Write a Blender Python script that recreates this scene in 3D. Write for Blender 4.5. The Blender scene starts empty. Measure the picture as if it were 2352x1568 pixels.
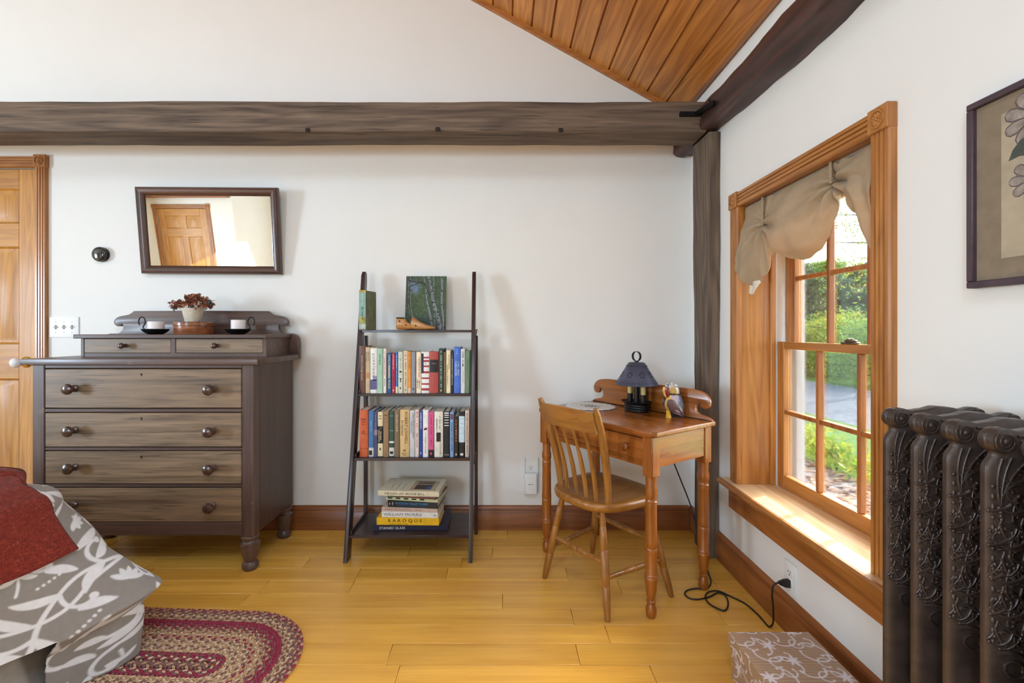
import bpy, bmesh, math, random
import numpy as np
from mathutils import Vector, Matrix, noise
R = math.radians
SC = bpy.context.scene
COL = SC.collection
random.seed(7)

# ------------------------------------------------------------------ camera
F, CU, CV, EYE = 1050.0, 1155.0, 760.0, 1.125      # focal length (px), vanishing point, eye height
YB = 2.60                                           # back wall
XR = 1.073                                          # right wall
cam = bpy.data.cameras.new('camera')
cam.sensor_width = 36.0
cam.lens = F / 2352 * 36
cam.shift_x = (1176 - CU) / 2352
cam.shift_y = -(784 - CV) / 2352
cam.clip_start = 0.02
cam.clip_end = 300
cob = bpy.data.objects.new('camera', cam)
COL.objects.link(cob)
cob.location = (0, 0, EYE)
cob.rotation_euler = (R(90), 0, 0)
SC.camera = cob

# ------------------------------------------------------------------ world, sun, windows' daylight, added fill, exposure
w = bpy.data.worlds.new('sky'); SC.world = w; w.use_nodes = True
nt = w.node_tree
sky = nt.nodes.new('ShaderNodeTexSky'); sky.sky_type = 'NISHITA'
sky.sun_disc = False; sky.sun_elevation = R(38); sky.sun_rotation = R(60)
sky.dust_density = 3.0; sky.air_density = 1.0; sky.ozone_density = 1.0
bgn = nt.nodes['Background']; bgn.inputs[1].default_value = 2.9
nt.links.new(sky.outputs[0], bgn.inputs[0])

sun = bpy.data.lights.new('sun', 'SUN'); sun.energy = 19.0; sun.angle = R(0.6); sun.color = (1, .96, .90)
so = bpy.data.objects.new('sun', sun); COL.objects.link(so)
so.rotation_euler = Vector((-.80, -.40, -.37)).to_track_quat('-Z', 'Y').to_euler()

def area(name, loc, d, sx, sy, power, col=(1, 1, 1)):
    l = bpy.data.lights.new(name, 'AREA'); l.shape = 'RECTANGLE'; l.size = sx; l.size_y = sy
    l.energy = power; l.color = col
    o = bpy.data.objects.new(name, l); COL.objects.link(o); o.location = loc
    o.rotation_euler = Vector(d).to_track_quat('-Z', 'Y').to_euler()
    return o
area('left_window_daylight', (-6.10, -.85, 1.35), (1, .32, 0.02), .75, 1.25, 265, (.60, .79, 1))
area('rear_fill', (0.99, -2.6, 1.30), (-1, .55, 0.02), 1.0, 1.4, 14, (.60, .79, 1))  # added fill lamp; the wall has no window here
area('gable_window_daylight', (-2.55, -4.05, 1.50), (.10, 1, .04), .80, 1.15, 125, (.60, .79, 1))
area('overhead_fill', (-.10, -.4, 3.00), (-.42, .25, -.87), .85, .85, 44, (.60, .79, 1))  # added fill from above, brightens the floor and desk top
pl = area('window_portal', (1.45, 1.68, 1.08), (-1, 0, 0), .9, 1.4, 1)
pl.data.cycles.is_portal = True
pl2 = area('skylight_portal', (-.1, -.4, 3.10), (-.49, 0, -.87), 1.0, 1.05, 1)
pl2.data.cycles.is_portal = True

vs = SC.view_settings
vs.view_transform = 'Standard'; vs.look = 'None'; vs.gamma = 1.0; vs.use_curve_mapping = False
vs.exposure = -0.68

# ------------------------------------------------------------------ helpers
def px(u, v, Y):
    return Vector(((u - CU) * Y / F, Y, EYE + (CV - v) * Y / F))
def on_z(u, v, z):
    Y = (EYE - z) * F / (v - CV); return px(u, v, Y)
def on_x(u, v, x):
    Y = F * x / (u - CU); return px(u, v, Y)

def lin(c):
    c = c / 255.0
    return c / 12.92 if c <= .04045 else ((c + .055) / 1.055) ** 2.4
def rgb(c): return (lin(c[0]), lin(c[1]), lin(c[2]), 1.0)

def spline(pts, n=5, keep=()):
    """smooth open 2D outline through the points"""
    P = [Vector((a, b_)) for a, b_ in pts]; P = [P[0]*2-P[1]] + P + [P[-1]*2-P[-2]]; out = []
    for i in range(1, len(P)-2):
        a, b_, c, d = P[i-1], P[i], P[i+1], P[i+2]
        for k in range(n):
            t = k/n; q = .5*((2*b_) + (c-a)*t + (2*a-5*b_+4*c-d)*t*t + (3*b_-a-3*c+d)*t**3); out.append((q.x, q.y))
    out.append((P[-2].x, P[-2].y)); return out

class MB:
    def __init__(s): s.bm = bmesh.new(); s.mi = 0
    def _fin(s, vs, M):
        if M is not None:
            for v in vs: v.co = M @ v.co
    def faces(s, vs, fs):
        bv = [s.bm.verts.new(v) for v in vs]
        for f in fs:
            try:
                fc = s.bm.faces.new([bv[i] for i in f]); fc.material_index = s.mi
            except ValueError: pass
        return bv
    def box(s, x0, x1, y0, y1, z0, z1, bev=0, seg=1, M=None):
        p = [(x0,y0,z0),(x1,y0,z0),(x1,y1,z0),(x0,y1,z0),(x0,y0,z1),(x1,y0,z1),(x1,y1,z1),(x0,y1,z1)]
        bv = s.faces(p, [(3,2,1,0),(4,5,6,7),(0,1,5,4),(1,2,6,5),(2,3,7,6),(3,0,4,7)])
        if bev:
            es = list({e for v in bv for e in v.link_edges})
            r = bmesh.ops.bevel(s.bm, geom=es, offset=bev, segments=seg, profile=.6, affect='EDGES', material=-1)
            bv = list({v for f in r['faces'] for v in f.verts} | {v for v in bv if v.is_valid})
        s._fin(bv, M); return s
    def prism(s, pts, d0, d1, plane='xz', bev=0, seg=2, M=None):
        def co(a, b, d):
            return {'xz': (a, d, b), 'yz': (d, a, b), 'xy': (a, b, d)}[plane]
        n = len(pts)
        va = [s.bm.verts.new(co(a, b, d0)) for a, b in pts]
        vb = [s.bm.verts.new(co(a, b, d1)) for a, b in pts]
        fs = [s.bm.faces.new(va), s.bm.faces.new(vb[::-1])]
        caps = list(fs)
        for i in range(n):
            j = (i + 1) % n
            fs.append(s.bm.faces.new((va[j], va[i], vb[i], vb[j])))
        for f in fs: f.material_index = s.mi
        bmesh.ops.recalc_face_normals(s.bm, faces=fs)
        vs = va + vb
        if bev:
            es = list({e for f in caps for e in f.edges})
            r = bmesh.ops.bevel(s.bm, geom=es, offset=bev, segments=seg, profile=.55, affect='EDGES', material=-1)
            vs = list({v for f in r['faces'] for v in f.verts} | {v for v in vs if v.is_valid})
        s._fin(vs, M); return s
    def lathe(s, prof, n=20, M=None, sx=1, sy=1):
        rings = []; vs = []
        for r, z in prof:
            if r < 1e-6:
                v = s.bm.verts.new((0, 0, z)); rings.append([v]); vs.append(v)
            else:
                ring = [s.bm.verts.new((r*sx*math.cos(2*math.pi*k/n), r*sy*math.sin(2*math.pi*k/n), z)) for k in range(n)]
                rings.append(ring); vs += ring
        fs = []
        for a, b in zip(rings, rings[1:]):
            for k in range(n):
                j = (k + 1) % n
                if len(a) == 1 and len(b) == 1: continue
                if len(a) == 1: q = (a[0], b[j], b[k])
                elif len(b) == 1: q = (a[k], a[j], b[0])
                else: q = (a[k], a[j], b[j], b[k])
                f = s.bm.faces.new(q); f.material_index = s.mi; fs.append(f)
        bmesh.ops.recalc_face_normals(s.bm, faces=fs)
        s._fin(vs, M); return s
    def tube(s, pts, r, n=8, closed=False, M=None, flat=1.0):
        pts = [Vector(p) for p in pts]; m = len(pts)
        rr = (lambda i: r[i]) if isinstance(r, (list, tuple)) else (lambda i: r)
        rings = []; vs = []; up = None
        for i, p in enumerate(pts):
            a = pts[(i-1) % m] if (closed or i > 0) else p
            b = pts[(i+1) % m] if (closed or i < m-1) else p
            t = (b - a)
            t = t.normalized() if t.length > 1e-9 else Vector((0, 0, 1))
            if up is None:
                up = Vector((0, 0, 1)) if abs(t.z) < .9 else Vector((1, 0, 0))
            x = (up - t * up.dot(t))
            x = x.normalized() if x.length > 1e-6 else t.orthogonal().normalized()
            up = x; y = t.cross(x)
            ring = [s.bm.verts.new(p + (x*math.cos(2*math.pi*k/n)*flat + y*math.sin(2*math.pi*k/n)) * rr(i)) for k in range(n)]
            rings.append(ring); vs += ring
        fs = []
        prs = list(zip(rings, rings[1:])) + ([(rings[-1], rings[0])] if closed else [])
        for a, b in prs:
            for k in range(n):
                j = (k+1) % n
                fs.append(s.bm.faces.new((a[k], a[j], b[j], b[k])))
        if not closed:
            fs.append(s.bm.faces.new(rings[0][::-1])); fs.append(s.bm.faces.new(rings[-1]))
        for f in fs: f.material_index = s.mi
        bmesh.ops.recalc_face_normals(s.bm, faces=fs)
        s._fin(vs, M); return s
    def grid(s, fn, nu, nv, M=None, wrap=False):
        g = [[s.bm.verts.new(fn(i/(nu-1), j/(nv-1))) for j in range(nv)] for i in range(nu)]
        for i in range(nu-1 if not wrap else nu):
            for j in range(nv-1):
                k = (i+1) % nu
                f = s.bm.faces.new((g[i][j], g[k][j], g[k][j+1], g[i][j+1])); f.material_index = s.mi
        s._fin([v for r in g for v in r], M); return s
    def ell(s, c, r, nu=10, nv=6, M=None):
        c = Vector(c)
        if not hasattr(r, '__len__'): r = (r, r, r)
        prof = [(math.sin(math.pi*k/nv), -math.cos(math.pi*k/nv)) for k in range(nv+1)]
        prof[0] = (0, -1); prof[-1] = (0, 1)
        T = Matrix.Translation(c) @ Matrix.Diagonal((r[0], r[1], r[2], 1))
        return s.lathe(prof, nu, (M @ T) if M is not None else T)
    def build(s, name, mats, parent=None, loc=None, rot=None, ang=38, scale=None):
        me = bpy.data.meshes.new(name)
        s.bm.to_mesh(me); s.bm.free()
        return obj(name, me, mats, parent, loc, rot, ang)

def obj(name, me, mats, parent=None, loc=None, rot=None, ang=38):
    if not isinstance(mats, (list, tuple)): mats = [mats]
    if not me.materials:
        for m in mats: me.materials.append(m)
        if ang is not None and len(me.polygons):
            me.polygons.foreach_set('use_smooth', [True]*len(me.polygons))
            if ang < 180: me.set_sharp_from_angle(angle=R(ang))
    o = bpy.data.objects.new(name, me); COL.objects.link(o)
    if parent is not None: o.parent = parent
    if loc is not None: o.location = loc
    if rot is not None: o.rotation_euler = rot
    return o
def tag(o, label, cat, group=None):
    o['label'] = label; o['category'] = cat
    if group: o['group'] = group
    return o
def struct(o, label=None):
    o['kind'] = 'structure'
    if label: o['label'] = label
    return o
def thing(name, label, cat, loc=(0, 0, 0), rz=0, group=None):
    o = bpy.data.objects.new(name, None); COL.objects.link(o)
    o.location = loc; o.rotation_euler = (0, 0, rz); o.empty_display_size = .05
    return tag(o, label, cat, group)
def sroot(name, label=None, loc=(0, 0, 0), rz=0):
    o = bpy.data.objects.new(name, None); COL.objects.link(o); o.location = loc; o.rotation_euler = (0, 0, rz)
    return struct(o, label)
def axes(x, y, o):
    x = Vector(x).normalized(); y = Vector(y).normalized(); z = x.cross(y)
    return Matrix(((x.x, y.x, z.x, o[0]), (x.y, y.y, z.y, o[1]), (x.z, y.z, z.z, o[2]), (0, 0, 0, 1)))
def text(s, size, mat, parent, M, name='title', align='LEFT', wide=1.0, ext=.0003, maxw=None):
    cu = bpy.data.curves.new('t', 'FONT'); cu.body = s; cu.size = size; cu.align_x = align; cu.align_y = 'CENTER'
    cu.extrude = ext; cu.resolution_u = 2
    t = bpy.data.objects.new('t', cu); COL.objects.link(t)
    bpy.context.view_layer.update()
    me = bpy.data.meshes.new_from_object(t.evaluated_get(bpy.context.evaluated_depsgraph_get()))
    bpy.data.objects.remove(t); bpy.data.curves.remove(cu)
    if not len(me.vertices): return None
    sc = wide
    if maxw:
        xs = [v.co.x for v in me.vertices]; wd = max(xs) - min(xs)
        if wd * sc > maxw: sc = maxw / wd
    me.transform(Matrix.Diagonal((sc, 1, 1, 1)))
    me.transform(M); me.materials.clear()
    return obj(name, me, mat, parent, ang=None)

# ------------------------------------------------------------------ materials
MC = {}
class NT:
    def __init__(s, name):
        s.m = bpy.data.materials.new(name); s.m.use_nodes = True; s.t = s.m.node_tree
        s.p = s.t.nodes['Principled BSDF']
    def n(s, typ, **kw):
        x = s.t.nodes.new(typ)
        for k, v in kw.items(): setattr(x, k, v)
        return x
    def l(s, a, b): s.t.links.new(a, b)
    def math(s, op, a, b=None, c=None):
        x = s.n('ShaderNodeMath', operation=op)
        for i, v in enumerate((a, b, c)):
            if v is None: continue
            if isinstance(v, (int, float)): x.inputs[i].default_value = v
            else: s.l(v, x.inputs[i])
        return x.outputs[0]
    def mix(s, f, a, b, mode='MIX'):
        x = s.n('ShaderNodeMix', data_type='RGBA', blend_type=mode)
        for i, v in ((0, f), (6, a), (7, b)):
            if isinstance(v, (int, float)): x.inputs[i].default_value = v
            elif isinstance(v, tuple): x.inputs[i].default_value = v
            else: s.l(v, x.inputs[i])
        return x.outputs[2]
    def coord(s, scale=(1, 1, 1), rnd=True, src='Object'):
        tc = s.n('ShaderNodeTexCoord'); out = tc.outputs[src]
        if rnd:
            oi = s.n('ShaderNodeObjectInfo')
            a = s.n('ShaderNodeVectorMath', operation='SCALE'); a.inputs[0].default_value = (13.7, 7.3, 9.1)
            s.l(oi.outputs['Random'], a.inputs['Scale'])
            b = s.n('ShaderNodeVectorMath', operation='ADD'); s.l(out, b.inputs[0]); s.l(a.outputs[0], b.inputs[1]); out = b.outputs[0]
        mp = s.n('ShaderNodeMapping'); mp.inputs['Scale'].default_value = scale
        s.l(out, mp.inputs[0]); return mp.outputs[0]
    def noise(s, vec, scale, detail=4, rough=.55, dist=0):
        x = s.n('ShaderNodeTexNoise'); x.inputs['Scale'].default_value = scale; x.inputs['Detail'].default_value = detail
        x.inputs['Roughness'].default_value = rough; x.inputs['Distortion'].default_value = dist
        s.l(vec, x.inputs['Vector']); return x.outputs['Fac']
    def ramp(s, f, stops):
        x = s.n('ShaderNodeValToRGB'); e = x.color_ramp.elements
        while len(e) < len(stops): e.new(.5)
        for el, (p, c) in zip(e, stops): el.position = p; el.color = c if len(c) == 4 else rgb(c)
        s.l(f, x.inputs[0]); return x.outputs[0]
    def bump(s, h, strength=.3, dist=.002):
        b = s.n('ShaderNodeBump'); b.inputs['Strength'].default_value = strength; b.inputs['Distance'].default_value = dist
        s.l(h, b.inputs['Height']); s.l(b.outputs[0], s.p.inputs['Normal'])

def plain(name, col, rough=.5, metal=0., var=.05, nscale=30, bump=0, bscale=300, bdist=.001, coat=0, sheen=0, spec=.5, trans=0):
    if name in MC: return MC[name]
    t = NT(name); v = t.coord()
    f = t.noise(v, nscale)
    c = rgb(col); d = tuple(max(0, x*(1-var*2)) for x in c[:3]) + (1,); e = tuple(min(1, x*(1+var*2)) for x in c[:3]) + (1,)
    t.l(t.ramp(f, [(.3, d), (.7, e)]), t.p.inputs['Base Color'])
    t.p.inputs['Roughness'].default_value = rough; t.p.inputs['Metallic'].default_value = metal
    t.p.inputs['Coat Weight'].default_value = coat; t.p.inputs['Coat Roughness'].default_value = .15
    t.p.inputs['Sheen Weight'].default_value = sheen; t.p.inputs['Specular IOR Level'].default_value = spec
    t.p.inputs['Transmission Weight'].default_value = trans
    if bump: t.bump(t.noise(v, bscale, 3), bump, bdist)
    MC[name] = t.m; return t.m

def wood(key, dark, light, axis='X', rings=9, ringmix=.5, across=9, along=.7, rough=.4, coat=.0, knots=0, knotcol=(60, 28, 12),
         bump=.15, var=.12, streak=.5, wear=None, wearcol=(190, 160, 120), gscale=1.0, flecks=.3):
    nm = key + '_' + axis
    if nm in MC: return MC[nm]
    t = NT(nm)
    ax = 'XYZ'.index(axis)
    sc = [across*gscale]*3; sc[ax] = along*gscale
    v = t.coord(tuple(sc))
    big = t.noise(v, 1.0, 2, .5, .3)
    rg = t.math('PINGPONG', t.math('MULTIPLY', big, rings*2), 1.0)
    s2 = [110*gscale]*3; s2[ax] = 2.2*gscale
    fine = t.noise(t.coord(tuple(s2)), 1.0, 4, .65)
    s3 = [26*gscale]*3; s3[ax] = 1.1*gscale
    mid = t.noise(t.coord(tuple(s3)), 1.0, 3, .6)
    f = t.math('ADD', t.math('MULTIPLY', rg, ringmix), t.math('MULTIPLY', t.math('ADD', t.math('MULTIPLY', fine, .5), t.math('MULTIPLY', mid, .5)), 1-ringmix))
    f2 = t.math('ADD', t.math('MULTIPLY', f, streak), t.math('MULTIPLY', mid, 1-streak))
    col = t.ramp(f2, [(.22, dark), (.72, light)])
    oi = t.n('ShaderNodeObjectInfo')
    hv = t.n('ShaderNodeHueSaturation'); t.l(col, hv.inputs['Color'])
    t.l(t.math('ADD', t.math('MULTIPLY', oi.outputs['Random'], 2*var), 1-var), hv.inputs['Value'])
    col = hv.outputs[0]
    if flecks:
        s5 = [150]*3; s5[ax] = 5
        fl_ = t.ramp(t.noise(t.coord(tuple(s5)), 1.0, 2, .5), [(.55, (0, 0, 0, 1)), (.68, (1, 1, 1, 1))])
        fm = t.math('MULTIPLY', t.math('MULTIPLY', fl_, flecks), t.ramp(t.noise(t.coord((6, 6, 6)), 1.0, 2), [(.35, (.25, .25, .25, 1)), (.65, (1, 1, 1, 1))]))
        col = t.mix(fm, col, tuple(c_*.45 for c_ in rgb(dark)[:3]) + (1,))
    if knots:
        s4 = [knots]*3; s4[ax] = knots*.55
        vo = t.n('ShaderNodeTexVoronoi'); vo.inputs['Scale'].default_value = 1.0
        t.l(t.coord(tuple(s4)), vo.inputs['Vector'])
        km = t.ramp(vo.outputs['Distance'], [(.05, (1, 1, 1, 1)), (.15, (0, 0, 0, 1))])
        wn = t.n('ShaderNodeTexWhiteNoise'); t.l(vo.outputs['Position'], wn.inputs['Vector'])
        km = t.math('MULTIPLY', km, t.math('GREATER_THAN', wn.outputs['Value'], .55))
        col = t.mix(km, col, rgb(knotcol))
    if wear:
        wn = t.noise(t.coord((1, 1, 1)), wear, 6, .75)
        wm = t.ramp(wn, [(.62, (0, 0, 0, 1)), (.70, (1, 1, 1, 1))])
        col = t.mix(t.math('MULTIPLY', wm, .55), col, rgb(wearcol))
    t.l(col, t.p.inputs['Base Color'])
    t.l(t.math('ADD', t.math('MULTIPLY', mid, .2), rough-.1), t.p.inputs['Roughness'])
    t.p.inputs['Coat Weight'].default_value = coat; t.p.inputs['Coat Roughness'].default_value = .18
    if bump: t.bump(t.math('ADD', fine, t.math('MULTIPLY', rg, .5)), bump, .0015)
    MC[nm] = t.m; return t.m

def vcol(name, rough=.8, bump=.2, bscale=500, sheen=.2, coat=0, var=.06):
    if name in MC: return MC[name]
    t = NT(name)
    a = t.n('ShaderNodeVertexColor'); a.layer_name = 'Col'
    f = t.noise(t.coord(), 60, 4)
    c = t.mix(1.0, a.outputs[0], t.ramp(f, [(.25, (1-var*2,)*3 + (1,)), (.75, (1+var,)*3 + (1,))]), 'MULTIPLY')
    t.l(c, t.p.inputs['Base Color']); t.p.inputs['Roughness'].default_value = rough
    t.p.inputs['Sheen Weight'].default_value = sheen; t.p.inputs['Coat Weight'].default_value = coat
    if bump: t.bump(t.noise(t.coord(), bscale, 2), bump, .0008)
    MC[name] = t.m; return t.m
def set_vcol(me, cols):
    a = me.color_attributes.new('Col', 'FLOAT_COLOR', 'POINT')
    a.data.foreach_set('color', np.asarray(cols, dtype=np.float32).ravel())
# ------------------------------------------------------------------ shared materials
def paint(name, col, var=.015):
    t = NT(name); v = t.coord(rnd=False)
    c = rgb(col); d = tuple(x*(1-var*2) for x in c[:3]) + (1,)
    t.l(t.ramp(t.noise(v, 2.5, 3), [(.3, d), (.7, c)]), t.p.inputs['Base Color'])
    t.p.inputs['Roughness'].default_value = .75
    t.bump(t.noise(v, 140, 3), .12, .001)
    return t.m
WALL = paint('wall_paint', (238, 236, 231))
WHITE = plain('white_plastic', (236, 236, 232), .35, var=.01)
BLACK = plain('black_paint', (22, 21, 22), .45, var=.1)
CASING = lambda ax: wood('casing_wood', (132, 76, 28), (192, 128, 62), ax, rings=7, ringmix=.45, rough=.38, coat=.25, gscale=1.6, var=.06)
DOORW = lambda ax: wood('door_pine', (158, 98, 32), (206, 146, 62), ax, rings=8, ringmix=.45, rough=.5, coat=.08, gscale=1.3, var=.05)
BASEW = lambda ax: wood('baseboard_wood', (112, 62, 28), (160, 96, 46), ax, rings=6, ringmix=.4, rough=.4, coat=.2, knots=2.2, gscale=1.3)
BEAMW = lambda ax: wood('weathered_beam', (50, 38, 30), (128, 108, 90), ax, rings=7, ringmix=.32, across=7, along=.45, rough=.8, bump=.7, gscale=1.5, var=.02, streak=.6, flecks=.75)
BARKW = lambda ax: wood('dark_log', (24, 16, 16), (86, 54, 46), ax, rings=5, ringmix=.45, rough=.55, bump=.8, coat=.15, gscale=.8, var=.04, wear=6, wearcol=(120, 62, 40))

# ------------------------------------------------------------------ floor
FLOORW = wood('maple_floor', (212, 148, 48), (246, 192, 86), 'X', rings=3, ringmix=.3, across=7, along=.8, rough=.34, coat=.25, bump=.05, var=.09, streak=.4, flecks=.12)
def floor_streaks(m):
    t = NT.__new__(NT); t.m = m; t.t = m.node_tree; t.p = m.node_tree.nodes['Principled BSDF']
    src = t.p.inputs['Base Color'].links[0].from_socket
    n1 = t.noise(t.coord((5, 60, 60)), 1.0, 3, .5)
    mk = t.ramp(n1, [(.72, (0, 0, 0, 1)), (.80, (1, 1, 1, 1))])
    c = t.mix(t.math('MULTIPLY', mk, .6), src, rgb((128, 80, 34)))
    n2 = t.noise(t.coord((2.2, 5, 5)), 1.0, 3, .6)
    c = t.mix(t.math('MULTIPLY', t.ramp(n2, [(.45, (0, 0, 0, 1)), (.75, (1, 1, 1, 1))]), .35), c, rgb((186, 128, 62)))
    t.l(c, t.p.inputs['Base Color'])
floor_streaks(FLOORW)
b = MB(); b.box(-6.3, 1.25, -4.3, YB+.02, -.12, -.014)
fl = struct(b.build('floor', plain('subfloor', (120, 80, 40), .6)), 'honey coloured maple plank floor')
XL = -6.2
def plank_mesh(L, wd, mat):
    b = MB(); b.box(0, L, 0, wd, -.016, 0, .0012)
    me = bpy.data.meshes.new('plank'); b.bm.to_mesh(me); b.bm.free(); return me
rnd = random.Random(11)
rows = [2.592 - .105*k for k in range(66)]
rest = MB()
cuts_seen = {}
for k, y1 in enumerate(rows):
    y0 = y1 - .105
    if y0 < -4.2: break
    x = XL + rnd.uniform(0, .5) - .6
    while x < 1.06:
        L = rnd.choice((.42, .62, .78, .95, 1.15, 1.3)) * rnd.uniform(.9, 1.1)
        xa, xb = max(x, XL), min(x + L, 1.066)
        if xb - xa > .02:
            if y1 > 1.15 and xb > -2.9:
                obj('plank', plank_mesh(xb-xa-.0012, .1038, FLOORW), FLOORW, fl, loc=(xa, y0, 0))
            else:
                rest.box(xa, xb-.0012, y0, y0+.1038, -.016, 0)
        x += L
o = rest.build('plank_field', FLOORW, fl); o['kind'] = 'stuff'

# ------------------------------------------------------------------ walls
SL = .561; XE, ZE = 1.03, 2.352
def zc(x):
    xr = -2.56
    return ZE - SL*(x-XE) if x >= xr else ZE - SL*(xr-XE) - SL*(xr-x)
dx0, dx1, dzt = -3.415, -2.648, 2.052
b = MB()
b.prism([(-6.3, 0), (dx0, 0), (dx0, dzt), (dx1, dzt), (dx1, 0), (1.5, 0), (1.5, zc(1.5)+.1), (-2.56, zc(-2.56)+.1), (-6.3, zc(-6.3)+.1)][::-1], YB, YB+.14)
b.build('wall_back', WALL)
struct(bpy.data.objects['wall_back'], 'tall off-white plaster gable wall')
# right wall with the window opening
WY0, WY1, WZ0, WZ1 = 1.285, 2.075, .400, 1.706
b = MB()
for (y0, y1, z0, z1) in ((-4.3, WY0, 0, 2.33), (WY1, YB, 0, 2.33), (WY0, WY1, 0, WZ0), (WY0, WY1, WZ1, 2.33)):
    b.box(XR, 1.335, y0, y1, z0, z1)
bmesh.ops.remove_doubles(b.bm, verts=b.bm.verts, dist=1e-5)
b.box(1.036, 1.335, -4.2, YB, 2.2365, 2.368)
struct(b.build('wall_right', WALL, ang=20), 'off-white wall holding the window')
# left wall with a window opening, rear wall with its return
b = MB()
for (y0, y1, z0, z1) in ((-2.45, -1.55, 0, 2.4), (-.15, YB, 0, 2.4), (-1.55, -.15, 0, .55), (-1.55, -.15, 2.15, 2.4)):
    b.box(XL-.1, XL, y0, y1, z0, z1)
struct(b.build('wall_left', WALL, ang=20), 'off-white wall on the far left')
rdx0, rdx1 = -5.60, -4.80
b = MB()
CREAM = paint('warm_paint', (236, 230, 216))
b.prism([(-6.3, 0), (rdx0, 0), (rdx0, 2.04), (rdx1, 2.04), (rdx1, 0), (-4.40, 0), (-4.40, zc(-4.40)+.1), (-6.3, zc(-6.3)+.1)], -2.57, -2.45)
b.box(-4.40, -4.37, -4.3, -2.45, 0, 3.4)
b.prism([(-4.37, 0), (1.5, 0), (1.5, zc(1.5)+.1), (-2.56, zc(-2.56)+.1), (-4.37, zc(-4.37)+.1)], -4.3, -4.2)
struct(b.build('wall_rear', CREAM, ang=20), 'cream wall behind, seen in the mirror')

# ------------------------------------------------------------------ ceiling: white base, pine planks below
PINE = wood('ceiling_pine', (156, 90, 34), (224, 150, 70), 'Y', rings=9, ringmix=.5, across=8, along=.6, rough=.42, coat=.15, knots=3.2, var=.12, bump=.1)
nrm = Vector((SL, 0, 1)).normalized()           # up-normal of the right slope
b = MB()
def slope_quad(x0, x1, y0, y1, off=.018, th=.06):
    p = []
    for o_ in (off, off+th):
        for x, y in ((x0, y0), (x1, y0), (x1, y1), (x0, y1)):
            p.append(Vector((x, y, zc(x))) + Vector((0, 0, o_)))
    b.faces(p, [(0, 1, 2, 3), (7, 6, 5, 4), (0, 4, 5, 1), (1, 5, 6, 2), (2, 6, 7, 3), (3, 7, 4, 0)])
hx0, hx1, hy0, hy1 = -.55, .35, -.85, .05       # skylight opening behind the camera
for q in ((-2.56, hx0, -4.3, YB+.1), (hx1, 1.5, -4.3, YB+.1), (hx0, hx1, -4.3, hy0), (hx0, hx1, hy1, YB+.1), (-6.3, -2.56, -4.3, YB+.1)):
    slope_quad(*q)
ce = struct(b.build('ceiling', WALL, ang=20), 'sloped ceiling clad in knotty pine boards')
ux = Vector((-1, 0, SL)).normalized()
pw = .1245
pm = MB()
pm.prism([(0.0008, 0), (.006, -.013), (pw-.006, -.013), (pw-.0008, 0), (pw-.0008, .003), (.0008, .003)], 0, 2.395, 'xz')
pme = bpy.data.meshes.new('plank'); pm.bm.to_mesh(pme); pm.bm.free()
ry = math.atan(SL)
for k in range(32):
    p = Vector((XE, .2, ZE)) + ux*(k*pw) + nrm*.013
    # local x runs up the slope (-X,+Z), local z is the up normal, local y along +Y
    M = Matrix(((ux.x, 0, nrm.x, p.x), (0, 1, 0, p.y), (ux.z, 0, nrm.z, p.z), (0, 0, 0, 1)))
    o = obj('plank', pme, PINE, ce, ang=None); o.matrix_local = M
# gable and eave trims
b = MB()
L = 2.9
p = Vector((XE+.02, YB, ZE)) - Vector((0, 0, .008))
q = p + ux*L
b.faces([p + Vector((0, 0, -.03)), p, q, q + Vector((0, 0, -.03)),
         p + Vector((0, -.022, -.03)), p + Vector((0, -.022, 0)), q + Vector((0, -.022, 0)), q + Vector((0, -.022, -.03))],
        [(0, 1, 2, 3), (7, 6, 5, 4), (0, 4, 5, 1), (1, 5, 6, 2), (2, 6, 7, 3), (3, 7, 4, 0)])
struct(b.build('trim_1', wood('trim_pine', (140, 82, 34), (188, 120, 58), 'X', rings=5, rough=.42, coat=.15, gscale=1.5), ang=20), 'pine strip along the gable ceiling edge')
b = MB(); b.box(XE-.030, XE-.002, .2, YB, ZE-.003, ZE+.016, .003)
struct(b.build('trim_2', wood('trim_pine', (140, 82, 34), (188, 120, 58), 'Y', rings=5, rough=.42, coat=.15, gscale=1.5), ang=20), 'pine strip along the eave edge of the ceiling')

# ------------------------------------------------------------------ baseboards
def baseboard(name, M, L, ax, label):
    b = MB()
    b.prism([(0, 0), (-.018, 0), (-.018, .100), (-.015, .104), (-.013, .112), (-.016, .116), (-.013, .126), (-.007, .134), (0, .136)], 0, L, 'xz', M=M)
    return struct(b.build(name, BASEW(ax)), label)
# local x -> proud direction; local y -> run
baseboard('baseboard_back', axes((0, 1, 0), (-1, 0, 0), (XR-.02, YB, 0)), XR-.02+2.56, 'X', 'reddish wood baseboard under the white gable wall')
baseboard('baseboard_right', axes((1, 0, 0), (0, 1, 0), (XR, -4.2, 0)), 4.2+YB, 'Y', 'reddish wood baseboard under the window wall')

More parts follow.
